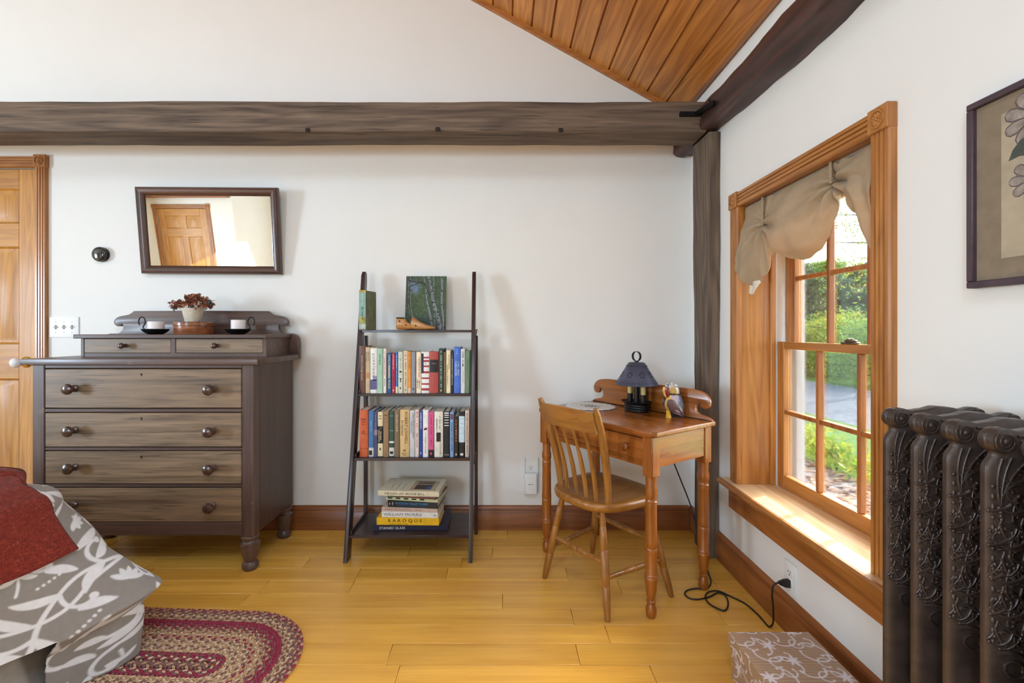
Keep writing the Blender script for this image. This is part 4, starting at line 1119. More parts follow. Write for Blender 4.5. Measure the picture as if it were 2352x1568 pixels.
row3 = [
 (205, 279, 193, (202, 96, 52), 'orange clothbound book at the left end of the lower book row', [('=NEW', (110, 44, 26), .20, .26, 1), ('=ART', (110, 44, 26), .255, .26, 1), ('=CITY', (110, 44, 26), .31, .26, 1), ('=JED', (110, 44, 26), .455, .18, 1), ('=PERL', (110, 44, 26), .50, .22, 1)], [], [(-.45, .45, .82, .826, (150, 66, 36))]),
 (284, 329, 199, (66, 116, 166), 'blue book with a black and white foot', [('~', (170, 196, 220), .2, .3, .45)], [(.80, .99, (206, 206, 200))], [(-.4, .2, .86, .96, K_)]),
 (330, 362, 206, (76, 74, 106), 'slim violet navy book', [('~', (150, 140, 170), .08, .5, .38)], [(.40, .52, (150, 130, 140))], []),
 (363, 408, 207, (26, 24, 26), 'black book with cream blocks at head and foot', [('~', (214, 200, 160), .36, .42, .62, .1), ('~', (214, 200, 160), .40, .42, .66, -.25)], [(0, .32, (224, 208, 168)), (.70, .985, (226, 212, 172))], [(-.25, .25, .08, .10, (120, 100, 70)), (-.25, .25, .14, .16, (120, 100, 70)), (-.12, .12, .80, .85, K_)]),
 (409, 458, 201, (150, 120, 86), 'plain tan clothbound book', [('~', (60, 44, 30), .90, .30, .98)], [], [(-.4, .4, .17, .176, (110, 84, 56)), (-.4, .4, .24, .246, (110, 84, 56)), (-.3, .3, .08, .10, (90, 66, 40))]),
 (459, 504, 200, (50, 78, 68), 'dark green book with white foot band', [], [(.66, .70, (220, 222, 214)), (.80, .98, (214, 216, 210))], [(-.4, .4, .10, .12, (100, 124, 110)), (-.4, .4, .42, .44, (110, 130, 116)), (-.3, .3, .88, .94, K_)]),
 (505, 550, 190, (126, 106, 78), 'olive brown book titled ancient rome', [('ANCIENT ROME', (220, 204, 170), .10, .46, .66)], [], []),
 (552, 634, 190, (216, 182, 126), 'wide tan book with robert lowell title', [('ROBERT LOWELL', (96, 70, 40), .04, .44, .76, .16), ('Ian Hamilton', (96, 70, 40), .22, .32, .60, -.24), ('=Random', (96, 70, 40), .925, .17, 1), ('=House', (96, 70, 40), .96, .17, 1)], [], [(-.13, .13, .84, .89, (150, 116, 72))]),
 (637, 681, 196, (200, 200, 200), 'light grey book with double line of small capitals', [('MONEY AND CLASS IN AMERICA', (70, 70, 76), .06, .34, .82, .18), ('LEWIS LAPHAM', (70, 70, 76), .24, .34, .66, -.2)], [], []),
 (683, 717, 189, (226, 204, 196), 'pinkish white book with red lettering', [('~', (190, 44, 48), .02, .6, .22), ('~', (190, 44, 48), .20, .6, .42), ('~', (90, 60, 60), .50, .4, .80)], [], []),
 (719, 748, 202, (34, 66, 142), 'narrow royal blue book with white capitals', [('DUMBING DOWN', (236, 236, 236), .03, .62, .58)], [], [(-.2, .2, .90, .94, (150, 170, 210))]),
 (750, 798, 190, (234, 230, 226), 'white book with a small red sketch', [('~', (110, 106, 104), .48, .30, .92)], [], [(-.15, .3, .38, .42, (150, 50, 46)), (-.3, .1, .40, .43, (90, 40, 40))]),
 (799, 845, 211, (216, 82, 136), 'bright pink book with black foot', [('~', (120, 30, 66), .06, .40, .50), ('~', (120, 30, 66), .55, .40, .72)], [(.84, 1, K_)], [(-.15, .15, .90, .95, (220, 80, 130))]),
 (848, 924, 206, (226, 220, 206), 'wide cream book with a small black window picture', [('~', K_, .10, .20, .40, .15), ('~', K_, .14, .20, .44, -.2), ('~', (140, 134, 124), .62, .20, .95, .2)], [], [(-.25, .25, .46, .66, K_)]),
 (929, 980, 206, (26, 24, 26), 'black book with stacked white lines', [('=F S G', W_, .955, .34, 1)], [], [(-.38, .38, .02, .045, W_), (-.38, .38, .07, .09, W_), (-.38, .38, .12, .135, W_), (-.38, .38, .18, .195, W_), (-.38, .38, .24, .255, W_), (-.38, .38, .30, .315, W_), ]),
 (982, 1016, 211, (136, 166, 206), 'light blue book between two black ones', [('PERMANENTLY NEW YORKERS', (40, 60, 100), .22, .55, .92)], [], [(-.35, .35, .04, .16, (110, 70, 90))]),
 (1017, 1056, 247, (32, 26, 24), 'short black book with orange lettering', [('~', (214, 130, 50), .06, .5, .62)], [], [(-.2, .2, .92, .96, (200, 190, 170))]),
 (1059, 1110, 206, (26, 26, 28), 'black book with a pale blue spine label', [], [(.10, .68, (196, 218, 226))], [(-.3, .3, .16, .165, (120, 140, 150)), (-.3, .3, .26, .265, (120, 140, 150)), (-.3, .3, .36, .365, (120, 140, 150)), (-.3, .3, .48, .485, (120, 140, 150)), (-.25, .25, .92, .97, W_)]),
 (1113, 1148, 196, (216, 192, 176), 'pinkish beige book at the right end of the lower book row', [('~', (90, 66, 56), .05, .42, .95)], [], []),
]
shelf_books(row3, .482, 2.335, 770, .2678, 890, .2678, 'books on the third shelf')
# old green-gold book on the top shelf: spine turned so its side board shows
t = thing('book', 'old teal and gold book standing alone on the top shelf', 'book', (-.728, 2.425, 1.131), 0)
b = MB(); b.box(-.017, .017, -.055, .055, 0, .205, .002); 
for v in b.bm.verts: v.co.x += (v.co.y+.055)*.22
b.build('cover', plain('old_teal_cloth', (112, 118, 96), .8, var=.15, nscale=25), t)
b = MB(); b.box(-.0174, .0168, -.0565, -.050, .068, .194); b.build('spine_panel', plain('old_teal_spine', (140, 176, 162), .7, var=.1), t)
b = MB(); b.box(-.0174, .0168, -.0566, -.050, .194, .206); b.build('gilt_panel', plain('old_gilt', (198, 166, 74), .6, var=.2), t)
b = MB(); b.box(-.0174, .0168, -.0564, -.050, .034, .068); b.build('gilt_panel', plain('old_yellow', (172, 168, 92), .6, var=.2), t)
b = MB(); b.box(-.0174, .0168, -.0564, -.050, .002, .033); b.build('spine_panel', plain('old_pale_teal', (164, 178, 168), .6, var=.2), t)
ticks(1, .013, bmat((190, 210, 200)), t, axes((0, 0, -1), (1, 0, 0), (.0, -.0570, .188)), .068)
ticks(1, .014, bmat((46, 66, 64)), t, axes((0, 0, -1), (1, 0, 0), (.0, -.0570, .118)), .066)
# stack of large books on the bottom shelf
k4 = 2.30/F
def flat_book(label, a, c, top, bot, depth, col, titles, rz=0, z=None, flip=False, covercol=None, dx=0):
    x0 = (770 + a*.2678 - CU)*k4; x1 = (770 + c*.2678 - CU)*k4
    W = x1-x0; H = (bot-top)*.2678*k4
    t = thing('book', label, 'book', ((x0+x1)/2, 2.30+depth/2, z), rz, group='large books stacked on the bottom shelf')
    h = W/2; y0, y1 = -depth/2, depth/2; ct = .003
    b = MB(); b.box(-h, h, y0, y1, 0, ct, .0008); b.box(-h, h, y0, y1, H-ct, H-.0004, .0008); b.box(-h, h, y0-.0005, y0+.004, 0.0002, H-.0008, .0008)
    b.build('cover', bmat(col, .35), t)
    b = MB(); b.box(-h+.003, h-.004, y0+.004, y1-.004, ct, H-ct); b.build('pages', PAGE, t)
    for (s, c_, xa, xb, sz, *zo) in titles:
        if s[0] == '~':
            ticks(1, H*sz, bmat(c_), t, axes((1, 0, 0), (0, 0, 1), (-h + W*xa, y0-.0012, H*(zo[0] if zo else .5))), W*(xb-xa)); continue
        if flip: M = axes((-1, 0, 0), (0, 0, -1), (-h + W*xb, y0-.0012, H/2))
        else: M = axes((1, 0, 0), (0, 0, 1), (-h + W*xa, y0-.0012, H*(zo[0] if zo else .5)))
        text(s, H*sz, bmat(c_), t, M, maxw=W*(xb-xa), wide=1.25)
    return t, h, H, y0, y1, z + H
z = .122
t, h, H, y0, y1, z = flat_book('navy stained glass book at the bottom of the stack', 317, 960, 1195, 1240, .215, (34, 34, 58), [('STAINED GLASS', W_, .09, .43, .62)], R(1.5), z)
t, h, H, y0, y1, z = flat_book('bright yellow baroque book', 357, 895, 1131, 1195, .185, (240, 188, 30), [('B A R O Q U E', (50, 36, 20), .18, .72, .60, .60), ('Architecture Sculpture Painting', (120, 90, 20), .2, .70, .16, .16)], R(-1.5), z)
t, h, H, y0, y1, z = flat_book('white william morris book', 403, 890, 1080, 1131, .175, (232, 230, 226), [('WILLIAM MORRIS', (110, 112, 112), .03, .83, .68), ('V&A', (120, 124, 124), .92, .98, .5)], R(-3), z)
t, h, H, y0, y1, z = flat_book('thin beige going out in style book', 403, 892, 1046, 1080, .185, (206, 180, 166), [('GOING OUT IN STYLE', (150, 110, 100), .05, .53, .66), ('~', (110, 80, 74), .60, .74, .34)], R(-4), z)
t, h, H, y0, y1, z = flat_book('black book with blue hudson valley ruins title', 460, 897, 990, 1046, .165, (26, 30, 36), [('HUDSON VALLEY RUINS', (70, 150, 200), .15, .80, .48, .60), ('FORGOTTEN LANDMARKS OF AN AMERICAN LANDSCAPE', (60, 120, 170), .18, .76, .14, .26), ('~', W_, .03, .10, .6)], R(-6), z)
t, h, H, y0, y1, z = flat_book('pale green and black paperback in the stack', 447, 912, 962, 990, .175, (196, 202, 160), [], R(-9), z)
b = MB()
for i in range(5): b.box(-h+.01+i*.042, -h+.034+i*.042, y0-.0012, y0, H*.45, H*.9)
b.build('spine_picture', bmat((44, 46, 40)), t)
t, h, H, y0, y1, z = flat_book('reddish brown paperback below the top book of the stack', 470, 905, 950, 964, .180, (120, 66, 56), [], R(-12), z)
t, h, H, y0, y1, z = flat_book('cream book of hours lying on top of the stack', 373, 905, 905, 950, .200, (226, 216, 186), [('THE BOOK OF HOURS', (92, 84, 64), .06, .77, .62)], R(-4), z, flip=True)
b = MB(); b.box(-.0, .115, y0+.02, y1-.035, H-.0004, H+.0004); b.build('cover_panel', bmat((188, 160, 128)), t)
b = MB(); b.box(.02, .105, y0+.03, y0+.095, H+.0004, H+.0008); b.build('cover_picture', bmat((74, 60, 50)), t)
b = MB(); b.box(.082, .104, y0+.035, y0+.07, H+.0008, H+.0011); b.build('cover_picture', bmat((70, 100, 170)), t)
b = MB(); b.box(.02, .105, y0+.105, y0+.15, H+.0004, H+.0008); b.build('cover_picture', bmat((120, 104, 84)), t)
ticks(1, .018, bmat((150, 140, 112)), t, axes((0, 1, 0), (-1, 0, 0), (.125, y0+.02, H+.0001)), .13)
for i_ in range(3): ticks(1, .010, bmat((176, 168, 144)), t, axes((0, 1, 0), (-1, 0, 0), (-.10+.03*i_, y0+.02, H+.0001)), .10)

# ------------------------------------------------------------------ birch painting and shoe last on the top shelf
pw_, ph_ = .224, .302
pc = px(977, 690, 2.50)
pt = thing('canvas_painting', 'small unframed painting of birch trees leaning on the wall above the shelf', 'painting', (pc.x, 2.497, 1.131))
pt.rotation_euler = (R(-9), 0, R(.5))
NU, NV = 190, 256
def paint_col(a, c):
    n1 = noise.noise(Vector((a*6, c*8, 1))); n2 = noise.noise(Vector((a*22, c*26, 4))); n3 = noise.noise(Vector((a*40, c*12, 9)))
    base = Vector((.30, .38, .25))
    base = base.lerp(Vector((.16, .22, .18)), max(0, min(1, .5-c + n1*.5)))
    base = base.lerp(Vector((.36, .46, .26)), max(0, min(1, math.exp(-((a-.35)/.25)**2-((c-.5)/.25)**2)*.7)))
    sk = math.exp(-((a-.22)/.17)**2-((c-.80)/.16)**2) + .35*n1
    base = base.lerp(Vector((.50, .60, .74)), max(0, min(.9, (sk-.35)*1.6)))
    base = base.lerp(Vector((.20, .20, .22)), max(0, min(.85, (.22-c)*4*(a-.2))))
    base *= 1 + n2*.25 + n3*.18
    # birch trunks
    for (xa, xb, w0, w1) in ((.86, .53, .058, .034), (.93, .86, .024, .030), (.18, .09, .016, .012), (.66, .42, .040, .014), (.13, .03, .010, .008), (.72, .66, .014, .014)):
        xc = xa + (xb-xa)*c + .012*math.sin(c*9); wd = w0 + (w1-w0)*c
        d = abs(a-xc)/wd
        if d < 1:
            sh = 1 - .45*max(0, (xc-a)/wd) if xb != .05 else .85
            tone = Vector((.62, .64, .66))*sh
            if n2 > .25 or noise.noise(Vector((a*8, c*60, 3))) > .34: tone *= .38
            if xa == .70: tone *= .5
            base = base.lerp(tone, .92)
    for (xa, ya, xb, yb) in ((.05, .92, .45, .86), (.45, .86, .60, .62), (.1, .8, .4, .9)):
        tt = max(0, min(1, ((a-xa)*(xb-xa)+(c-ya)*(yb-ya))/((xb-xa)**2+(yb-ya)**2)))
        if math.hypot(a-xa-tt*(xb-xa), c-ya-tt*(yb-ya)) < .009: base = Vector((.16, .15, .14))
    base = base.lerp(Vector((.22, .34, .30)), .45*math.exp(-((a-.5)/.25)**2-((c-.12)/.14)**2))
    return base*.86
b = MB(); b.grid(lambda a, c: Vector(((a-.5)*pw_, -.003, c*ph_)), NU, NV)
me = bpy.data.meshes.new('canvas'); b.bm.to_mesh(me); b.bm.free()
cols = np.ones((NU*NV, 4), np.float32)
for i in range(NU):
    for j in range(NV):
        cc = paint_col(i/(NU-1), j/(NV-1)); cols[i*NV+j, :3] = [max(0, lin(x*255)) for x in cc]
set_vcol(me, cols)
obj('canvas', me, vcol('painted_canvas', .6, .25, 400, 0), pt, ang=None)
b = MB(); b.box(-pw_/2, pw_/2, -.0028, .004, 0, ph_, .001); b.build('board', plain('board_edge', (190, 176, 150), .8), pt)

lc = px(955, 752, 2.44)
t = thing('shoe_last', 'old wooden shoe last with a dark heel plate on the top shelf', 'shoe last', (lc.x+.0, 2.44, 1.131), R(4))
LW = wood('last_wood', (150, 96, 46), (206, 150, 90), 'X', rings=4, rough=.4, coat=.3, gscale=2, wear=14, wearcol=(226, 190, 140))
def last_part(name, secs):
    """secs: (x, half width, z bottom, z top)"""
    b = MB(); rings = []; m = 16
    for x, hw_, zb, zt in secs:
        rings.append([b.bm.verts.new((x, hw_*math.copysign(abs(math.cos(2*math.pi*k/m))**.75, math.cos(2*math.pi*k/m)),
                      (zb+zt)/2 + (zt-zb)/2*math.copysign(abs(math.sin(2*math.pi*k/m))**.8, math.sin(2*math.pi*k/m)))) for k in range(m)])
    for r0, r1 in zip(rings, rings[1:]):
        for k in range(m): b.bm.faces.new((r0[k], r0[(k+1) % m], r1[(k+1) % m], r1[k]))
    b.bm.faces.new(rings[0]); b.bm.faces.new(rings[-1][::-1]); bmesh.ops.recalc_face_normals(b.bm, faces=b.bm.faces)
    return b.build(name, LW, t, ang=50)
last_part('heel_block', [(-.102, .012, .008, .056), (-.099, .020, .003, .063), (-.085, .026, .001, .064), (-.062, .027, .001, .064), (-.054, .026, .001, .058), (-.045, .025, .002, .046), (-.030, .023, .004, .036), (-.022, .021, .005, .030), (-.018, .015, .008, .024)])
last_part('fore_part', [(-.026, .014, .008, .040), (-.022, .021, .005, .058), (-.016, .023, .004, .071), (-.010, .024, .003, .070), (.008, .027, .002, .056), (.030, .031, .001, .041), (.055, .034, .001, .030), (.080, .032, .002, .023), (.098, .022, .004, .018), (.106, .008, .007, .014)])
b = MB(); b.box(-.103, -.060, -.024, .024, .0625, .0660, .002); b.build('heel_plate', IRON, t)
b = MB()
for x, z, y in ((-.083, .046, -.0262), (-.048, .026, -.0255), (.002, .022, -.0262)): b.ell((x, y, z), (.004, .0025, .004), 10, 5)
b.build('peg_hole', BLACK, t)
# ------------------------------------------------------------------ desk
DKZ = .735
DW = lambda ax: wood('desk_pine', (110, 55, 12), (170, 98, 31), ax, rings=5, ringmix=.4, rough=.28, coat=.5, knots=2.0, knotcol=(60, 22, 8), gscale=1.1, var=.04)
DROT = math.atan2(-.83, .56)
dkc = Vector((.5457, 2.1614, 0))
dk = thing('writing_desk', 'reddish pine writing desk with turned legs and a scrolled back rail', 'desk', dkc, DROT)
ddx = Vector((.56, -.83, 0)).normalized(); ddy = Vector((.83, .56, 0)).normalized()
def desk_w(lx, ly, z): return dkc + ddx*lx + ddy*ly + Vector((0, 0, z))
b = MB(); b.prism([(-.36, -.185), (-.335, -.21), (.335, -.21), (.36, -.185), (.36, .21), (-.36, .21)], DKZ-.022, DKZ, 'xy', bev=.006, seg=3); b.build('top', DW('X'), dk, ang=40)
lx, lf, lb = .322, -.172, .180
prof = [(0, 0), (.012, 0), (.018, .006), (.021, .020), (.021, .036), (.016, .050), (.014, .056), (.018, .060), (.018, .066), (.014, .070),
        (.020, .100), (.0255, .150), (.0265, .158), (.0235, .163), (.0255, .168), (.0225, .174), (.024, .26), (.0245, .272), (.0225, .276), (.0245, .281), (.0235, .30), (.022, .44), (.0235, .447), (.0215, .452), (.0235, .458), (.021, .462), (.0215, .475), (.0245, .482), (.0235, .492), (.0245, .500), (.020, .520), (.022, .556), (.0, .556)]
for sx in (-1, 1):
    for y in (lf, lb):
        b = MB(); b.lathe(prof, 24, M=Matrix.Translation((sx*lx, y, 0))); b.box(sx*lx-.024, sx*lx+.024, y-.024, y+.024, .555, DKZ-.0225, .003)
        b.build('leg', DW('Z'), dk, ang=40)
for s in (-1, 1):
    b = MB(); b.box(s*(lx+.010)-.009, s*(lx+.010)+.009, lf+.024, lb-.024, .588, DKZ-.0225, .001); b.build('side_apron', DW('Y'), dk)
b = MB(); b.box(-lx+.024, lx-.024, lb-.002, lb+.016, .588, DKZ-.0225, .001); b.build('back_apron', DW('X'), dk)
b = MB(); b.box(-lx+.024, lx-.024, lf-.016, lf+.01, .588, .612, .001); b.box(-lx+.024, lx-.024, lf-.014, lf+.01, .702, DKZ-.0225, .001); b.build('front_rail', DW('X'), dk)
b = MB(); b.box(-lx+.026, lx-.026, lf-.019, lf+.25, .6135, .7005, .002); d = b.build('drawer', DW('X'), dk, ang=40)
for x in (-.2245, .2245):
    T = Matrix.Translation((x, lf-.019, .657)) @ Matrix.Rotation(R(90), 4, 'X')
    b = MB(); b.lathe([(0, 0), (.010, 0), (.009, .008), (.013, .014), (.018, .020), (.018, .027), (.012, .032), (0, .034)], 20, M=T); b.build('knob', DW('Z'), d, ang=50)
half = [(0, .868), (.25, .866), (.29, .862), (.32, .852), (.342, .832), (.348, .810), (.340, .792), (.326, .784), (.310, .787), (.300, .800), (.2975, .815), (.288, .808), (.279, .794), (.277, .778), (.284, .765), (.300, .757), (.325, .752), (.345, .746), (.357, .738), (.358, .7352)]
half = half[:2] + spline(half[2:11], 4) + spline(half[11:19], 4) + [half[19]]
b = MB(); b.prism([(-x, z) for x, z in half[::-1]][:-1] + half, .188, .206, 'xz', bev=.004, seg=2); b.build('back_rail', DW('X'), dk, ang=40)
# doily
t = thing('doily', 'white lace-edged doily on the far end of the desk', 'doily', desk_w(-.215, .035, DKZ+.0006), DROT)
b = MB(); N = 72
def dr_(k): return 1 + .035*abs(math.sin(k*math.pi/2.0*.5*2))
rings = []
for f in (0.001, .4, .75, .9, 1.0):
    rings.append([b.bm.verts.new((.128*f*(1+(.03*math.cos(k*math.pi*2/N*18) if f == 1 else 0))*math.cos(2*math.pi*k/N), .125*f*(1+(.03*math.cos(k*math.pi*2/N*18) if f == 1 else 0))*math.sin(2*math.pi*k/N), .0012+.0006*noise.noise(Vector((f*4, k*.7, 0))))) for k in range(N)])
for a, c in zip(rings, rings[1:]):
    for k in range(N): b.bm.faces.new((a[k], c[k], c[(k+1) % N], a[(k+1) % N]))
b.bm.faces.new(rings[0])
o = b.build('cloth', plain('lace_cotton', (222, 218, 210), .9, var=.05, nscale=60, bump=.5, bscale=400), t, ang=60)
md = o.modifiers.new('thick', 'SOLIDIFY'); md.thickness = .0016; md.offset = 1
b = MB()
for k in range(26):
    a = k*2.4; r = .008+.042*(k/26)
    b.ell((0, 0, 0), (.010, .003, .0006), 8, 4, M=Matrix.Translation((r*math.cos(a)*1.2, r*math.sin(a), .0033)) @ Matrix.Rotation(a*1.7, 4, 'Z'))
b.build('embroidery', plain('grey_thread', (120, 116, 106), .9), t)

# ------------------------------------------------------------------ lamp
lw = desk_w(-.004, .125, DKZ)
TIN = plain('pierced_tin', (76, 77, 94), .42, metal=.3, var=.12, nscale=14)
TINB = plain('black_tin', (26, 25, 26), .4, metal=.3)
lw = Vector((.6516, 2.228, DKZ))
lm = thing('table_lamp', 'black tin candle lamp with a pierced cone shade and ring top', 'lamp', lw, DROT)
b = MB(); b.lathe([(0, 0), (.063, 0), (.066, .004), (.066, .011), (.063, .013), (.066, .015), (.066, .023), (.063, .025), (.066, .027), (.066, .034), (.063, .036), (.080, .044), (.084, .048), (.082, .049), (.074, .044), (0, .040)], 40, sy=.70); b.build('base', TINB, lm, ang=50)
b = MB(); b.lathe([(0, .040), (.0125, .040), (.0125, .200), (0, .200)], 18); b.build('center_tube', TINB, lm)
for x in (-.040, .040):
    b = MB(); b.lathe([(0, .040), (.0135, .040), (.0135, .084), (0, .084)], 18, M=Matrix.Translation((x, 0, 0))); b.build('candle_socket', TINB, lm)
    b = MB(); b.lathe([(0, .084), (.0115, .084), (.0115, .150), (0, .150)], 18, M=Matrix.Translation((x, 0, 0))); b.build('candle_sleeve', plain('wax_sleeve', (206, 190, 120), .6, var=.06), lm)
z0, z1, r0, r1 = .129, .236, .101, .038
b = MB(); b.lathe([(r0, z0), (r0+.0012, z0+.002), (r1, z1), (r1*.9, z1+.002), (0, z1+.003)], 48)
b.lathe([(r0-.0015, z0+.001), (r1-.0015, z1-.001), (0, z1)], 48)
sh = b.build('lamp_shade', TIN, lm, ang=50)
b = MB(); sl = math.atan2(r0-r1, z1-z0)
def punch(a, f, lng, wd, rot=0):
    r = r0+(r1-r0)*f; z = z0+(z1-z0)*f
    M = Matrix.Rotation(a, 4, 'Z') @ Matrix.Translation((r+.0012*(1-f)+.0009, 0, z)) @ Matrix.Rotation(-sl, 4, 'Y') @ Matrix.Rotation(rot, 4, 'X')
    b.ell((0, 0, 0), (.0007, wd, lng), 6, 4, M=M)
for k in range(52): punch(k*2*math.pi/52, .13, .0072, .0017); 
for k in range(80): punch(k*2*math.pi/80, .055, .0012, .0014); punch(k*2*math.pi/80, .235, .0011, .0014)
for k in range(28): punch(k*2*math.pi/28, .86, .0062, .0016)
for k in range(44): punch(k*2*math.pi/44, .75, .0010, .0012); punch(k*2*math.pi/44, .95, .0010, .0010)
for k in range(8):
    a = k*math.pi/4+.25
    for m in range(8):
        th = m*math.pi/4; f = .48 + .105*math.cos(th); punch(a + .145*math.sin(th)/1.0, f, .0058, .0021, -th)
b.build('punched_pattern', plain('punched_dark', (12, 12, 15), .7), sh)
b = MB(); b.lathe([(0, z1), (.010, z1+.002), (.010, z1+.007), (0, z1+.008)], 14); b.build('finial', TINB, lm)
b = MB(); pr = [(-.007, -.0009), (.007, -.0009), (.007, .0009), (-.007, .0009)]; rings = []
for k in range(28):
    a = 2*math.pi*k/28; rings.append([b.bm.verts.new(((.0235+dr)*math.cos(a), w_, z1+.031+(.0235+dr)*math.sin(a))) for w_, dr in pr])
for k in range(28):
    A, C = rings[k], rings[(k+1) % 28]
    for j in range(4): b.bm.faces.new((A[j], A[(j+1) % 4], C[(j+1) % 4], C[j]))
bmesh.ops.recalc_face_normals(b.bm, faces=b.bm.faces)
b.build('ring', TINB, lm, ang=40)

# ------------------------------------------------------------------ carved parrot
PS = .000138
par = thing('parrot_figurine', 'carved wooden parrot figurine painted blue, white and maroon with a red beak', 'figurine', (.758, 2.068, DKZ), R(8))
def pc_(x, y): return ((x-560)*PS, (1290-y)*PS)
sec = [(560, 148, 60, 50), (570, 175, 150, 110), (590, 240, 215, 160), (612, 320, 218, 180), (630, 400, 222, 190), (655, 480, 210, 185), (680, 560, 215, 180), (690, 640, 245, 195), (690, 730, 290, 215), (690, 830, 312, 225), (695, 930, 318, 220), (715, 1020, 300, 200), (770, 1090, 240, 165), (850, 1160, 170, 120), (920, 1230, 115, 80), (965, 1285, 70, 45), (985, 1300, 25, 18)]
b = MB(); m = 28; rings = []
for cx, cy, rx, ry in sec:
    X, Z = pc_(cx, cy); rings.append([b.bm.verts.new((X + rx*PS*math.cos(2*math.pi*k/m), ry*PS*math.sin(2*math.pi*k/m), max(Z, .0005))) for k in range(m)])
for a, c in zip(rings, rings[1:]):
    for k in range(m): b.bm.faces.new((a[k], a[(k+1) % m], c[(k+1) % m], c[k]))
b.bm.faces.new(rings[0][::-1]); b.bm.faces.new(rings[-1])
bmesh.ops.recalc_face_normals(b.bm, faces=b.bm.faces)
bmesh.ops.subdivide_edges(b.bm, edges=b.bm.edges[:], cuts=2, use_grid_fill=True, smooth=.6)
me = bpy.data.meshes.new('body'); b.bm.to_mesh(me); b.bm.free()
cols = []
for v in me.vertices:
    cx = v.co.x/PS+560; cy = 1290 - v.co.z/PS
    n = noise.noise(v.co*420); n2 = noise.noise(v.co*160 + Vector((5, 1, 2)))
    if cy < 540:
        face = ((cx-570)/120)**2 + ((cy-390)/150)**2
        if face < 1: c = (150, 120, 70) if n > 0 else (212, 176, 96)
        elif cx > 760: c = (150, 152, 170)
        elif cy < 330: c = (206, 202, 192) if n2 > -.15 else (74, 72, 72)
        else: c = (210, 198, 170)
        if 500 < cy: c = (40, 36, 36)
    else:
        if cx < 520 and cy < 1060: c = (214, 170, 86)
        elif cx < 700 and cy < 860: c = (176, 160, 190) if n > -.2 else (226, 186, 96)
        elif n > .42: c = (196, 188, 186)
        elif n2 > .3: c = (66, 78, 86)
        else: c = (104, 112, 142)
    cols.append(rgb(c))
set_vcol(me, cols)
obj('body', me, vcol('painted_wood', .35, .1, 300, 0, .4), par, ang=70)
b = MB(); X, Z = pc_(640, 960)
ca_ = R(41)
for s in (-1,):
    M = Matrix.Translation((X, -.026, Z)) @ Matrix.Rotation(ca_, 4, 'Y')
    b.ell((0, 0, 0), (.052, .007, .027), 28, 14, M=M)
me = bpy.data.meshes.new('wing')
for v in b.bm.verts:
    q = (Matrix.Translation((X, -.026, Z)) @ Matrix.Rotation(ca_, 4, 'Y')).inverted() @ v.co
    k = 1 - .75*max(0, q.x/.052)**1.6
    v.co = (Matrix.Translation((X, -.026, Z)) @ Matrix.Rotation(ca_, 4, 'Y')) @ Vector((q.x, q.y + (.0012*math.sin(q.z*900) if q.x > 0 else 0), q.z*k))
b.bm.to_mesh(me); b.bm.free()
cols = []
for v in me.vertices:
    q = (Matrix.Translation((X, -.026, Z)) @ Matrix.Rotation(ca_, 4, 'Y')).inverted() @ v.co
    c = (84, 54, 56)
    if q.x > 0 and math.sin(q.z*900) > .5: c = (176, 160, 176)
    cols.append(rgb(c))
set_vcol(me, cols)
wg = obj('wing', me, vcol('painted_wood', .35, .1, 300, 0, .4), par, ang=70)
b = MB(); Wm = Matrix.Translation((X, -.026, Z)) @ Matrix.Rotation(ca_, 4, 'Y')
for i in range(9):
    for j in range(7):
        xx = -.044+i*.0075; zz = -.018+j*.006 + (i % 2)*.003
        e = (xx/.052)**2 + (zz/.027)**2
        if e < .8 and xx < .012: b.ell((xx, -.007*math.sqrt(1-e), zz), (.0010, .0006, .0010), 6, 4, M=Wm)
b.build('wing_spots', plain('cream_dots', (226, 206, 180), .5), wg)
b = MB(); M2 = Matrix.Translation((X+.004, .026, Z)) @ Matrix.Rotation(ca_, 4, 'Y'); b.ell((0, 0, 0), (.052, .007, .024), 20, 10, M=M2); b.build('wing', plain('maroon_wing', (84, 54, 56), .35, coat=.4), par, ang=70)
b = MB(); pts = [pc_(430, 300), pc_(400, 400), pc_(420, 500), pc_(440, 590), pc_(455, 625)]
b.tube([(x, -.006, z) for x, z in pts], [.012, .013, .011, .007, .002], 12, flat=1.0); b.build('beak', plain('red_beak', (134, 34, 36), .35, coat=.4), par, ang=70)
b = MB(); pts = [pc_(345, 290), pc_(325, 380), pc_(350, 500), pc_(385, 610)]
b.tube([(x, -.004, z) for x, z in pts], [.007, .008, .007, .004], 10); b.build('beak_stripe', plain('gold_stripe', (222, 178, 92), .35, coat=.4), par, ang=70)
b = MB(); x, z = pc_(500, 315); b.ell((x, -.0225, z), (.0055, .003, .0055), 12, 8); e_ = b.build('eye', plain('eye_white', (210, 200, 180), .3), par)
b = MB(); b.ell((x, -.0250, z), (.0028, .0015, .0028), 10, 6); b.build('pupil', BLACK, e_)
b = MB(); x, z = pc_(468, 1160); b.lathe([(0, 0), (.013, 0), (.012, .006), (.010, .022), (.010, .034), (0, .034)], 16, M=Matrix.Translation((x, -.006, 0))); b.build('foot', plain('yellow_foot', (226, 172, 40), .4), par)
b = MB(); x, z = pc_(600, 1180); b.lathe([(0, 0), (.016, 0), (.016, .03), (0, .03)], 16, M=Matrix.Translation((x, .008, 0))); b.build('perch', plain('dark_perch', (34, 28, 26), .5), par)
b = MB(); pts = [pc_(960, 760), pc_(1040, 930), pc_(1130, 1090), pc_(1225, 1222)]
b.tube([(x, .010, z) for x, z in pts], [.005, .0075, .007, .0035], 10, flat=.7); b.build('tail', plain('blue_tail', (84, 134, 190), .35, coat=.4, var=.15), par, ang=70)

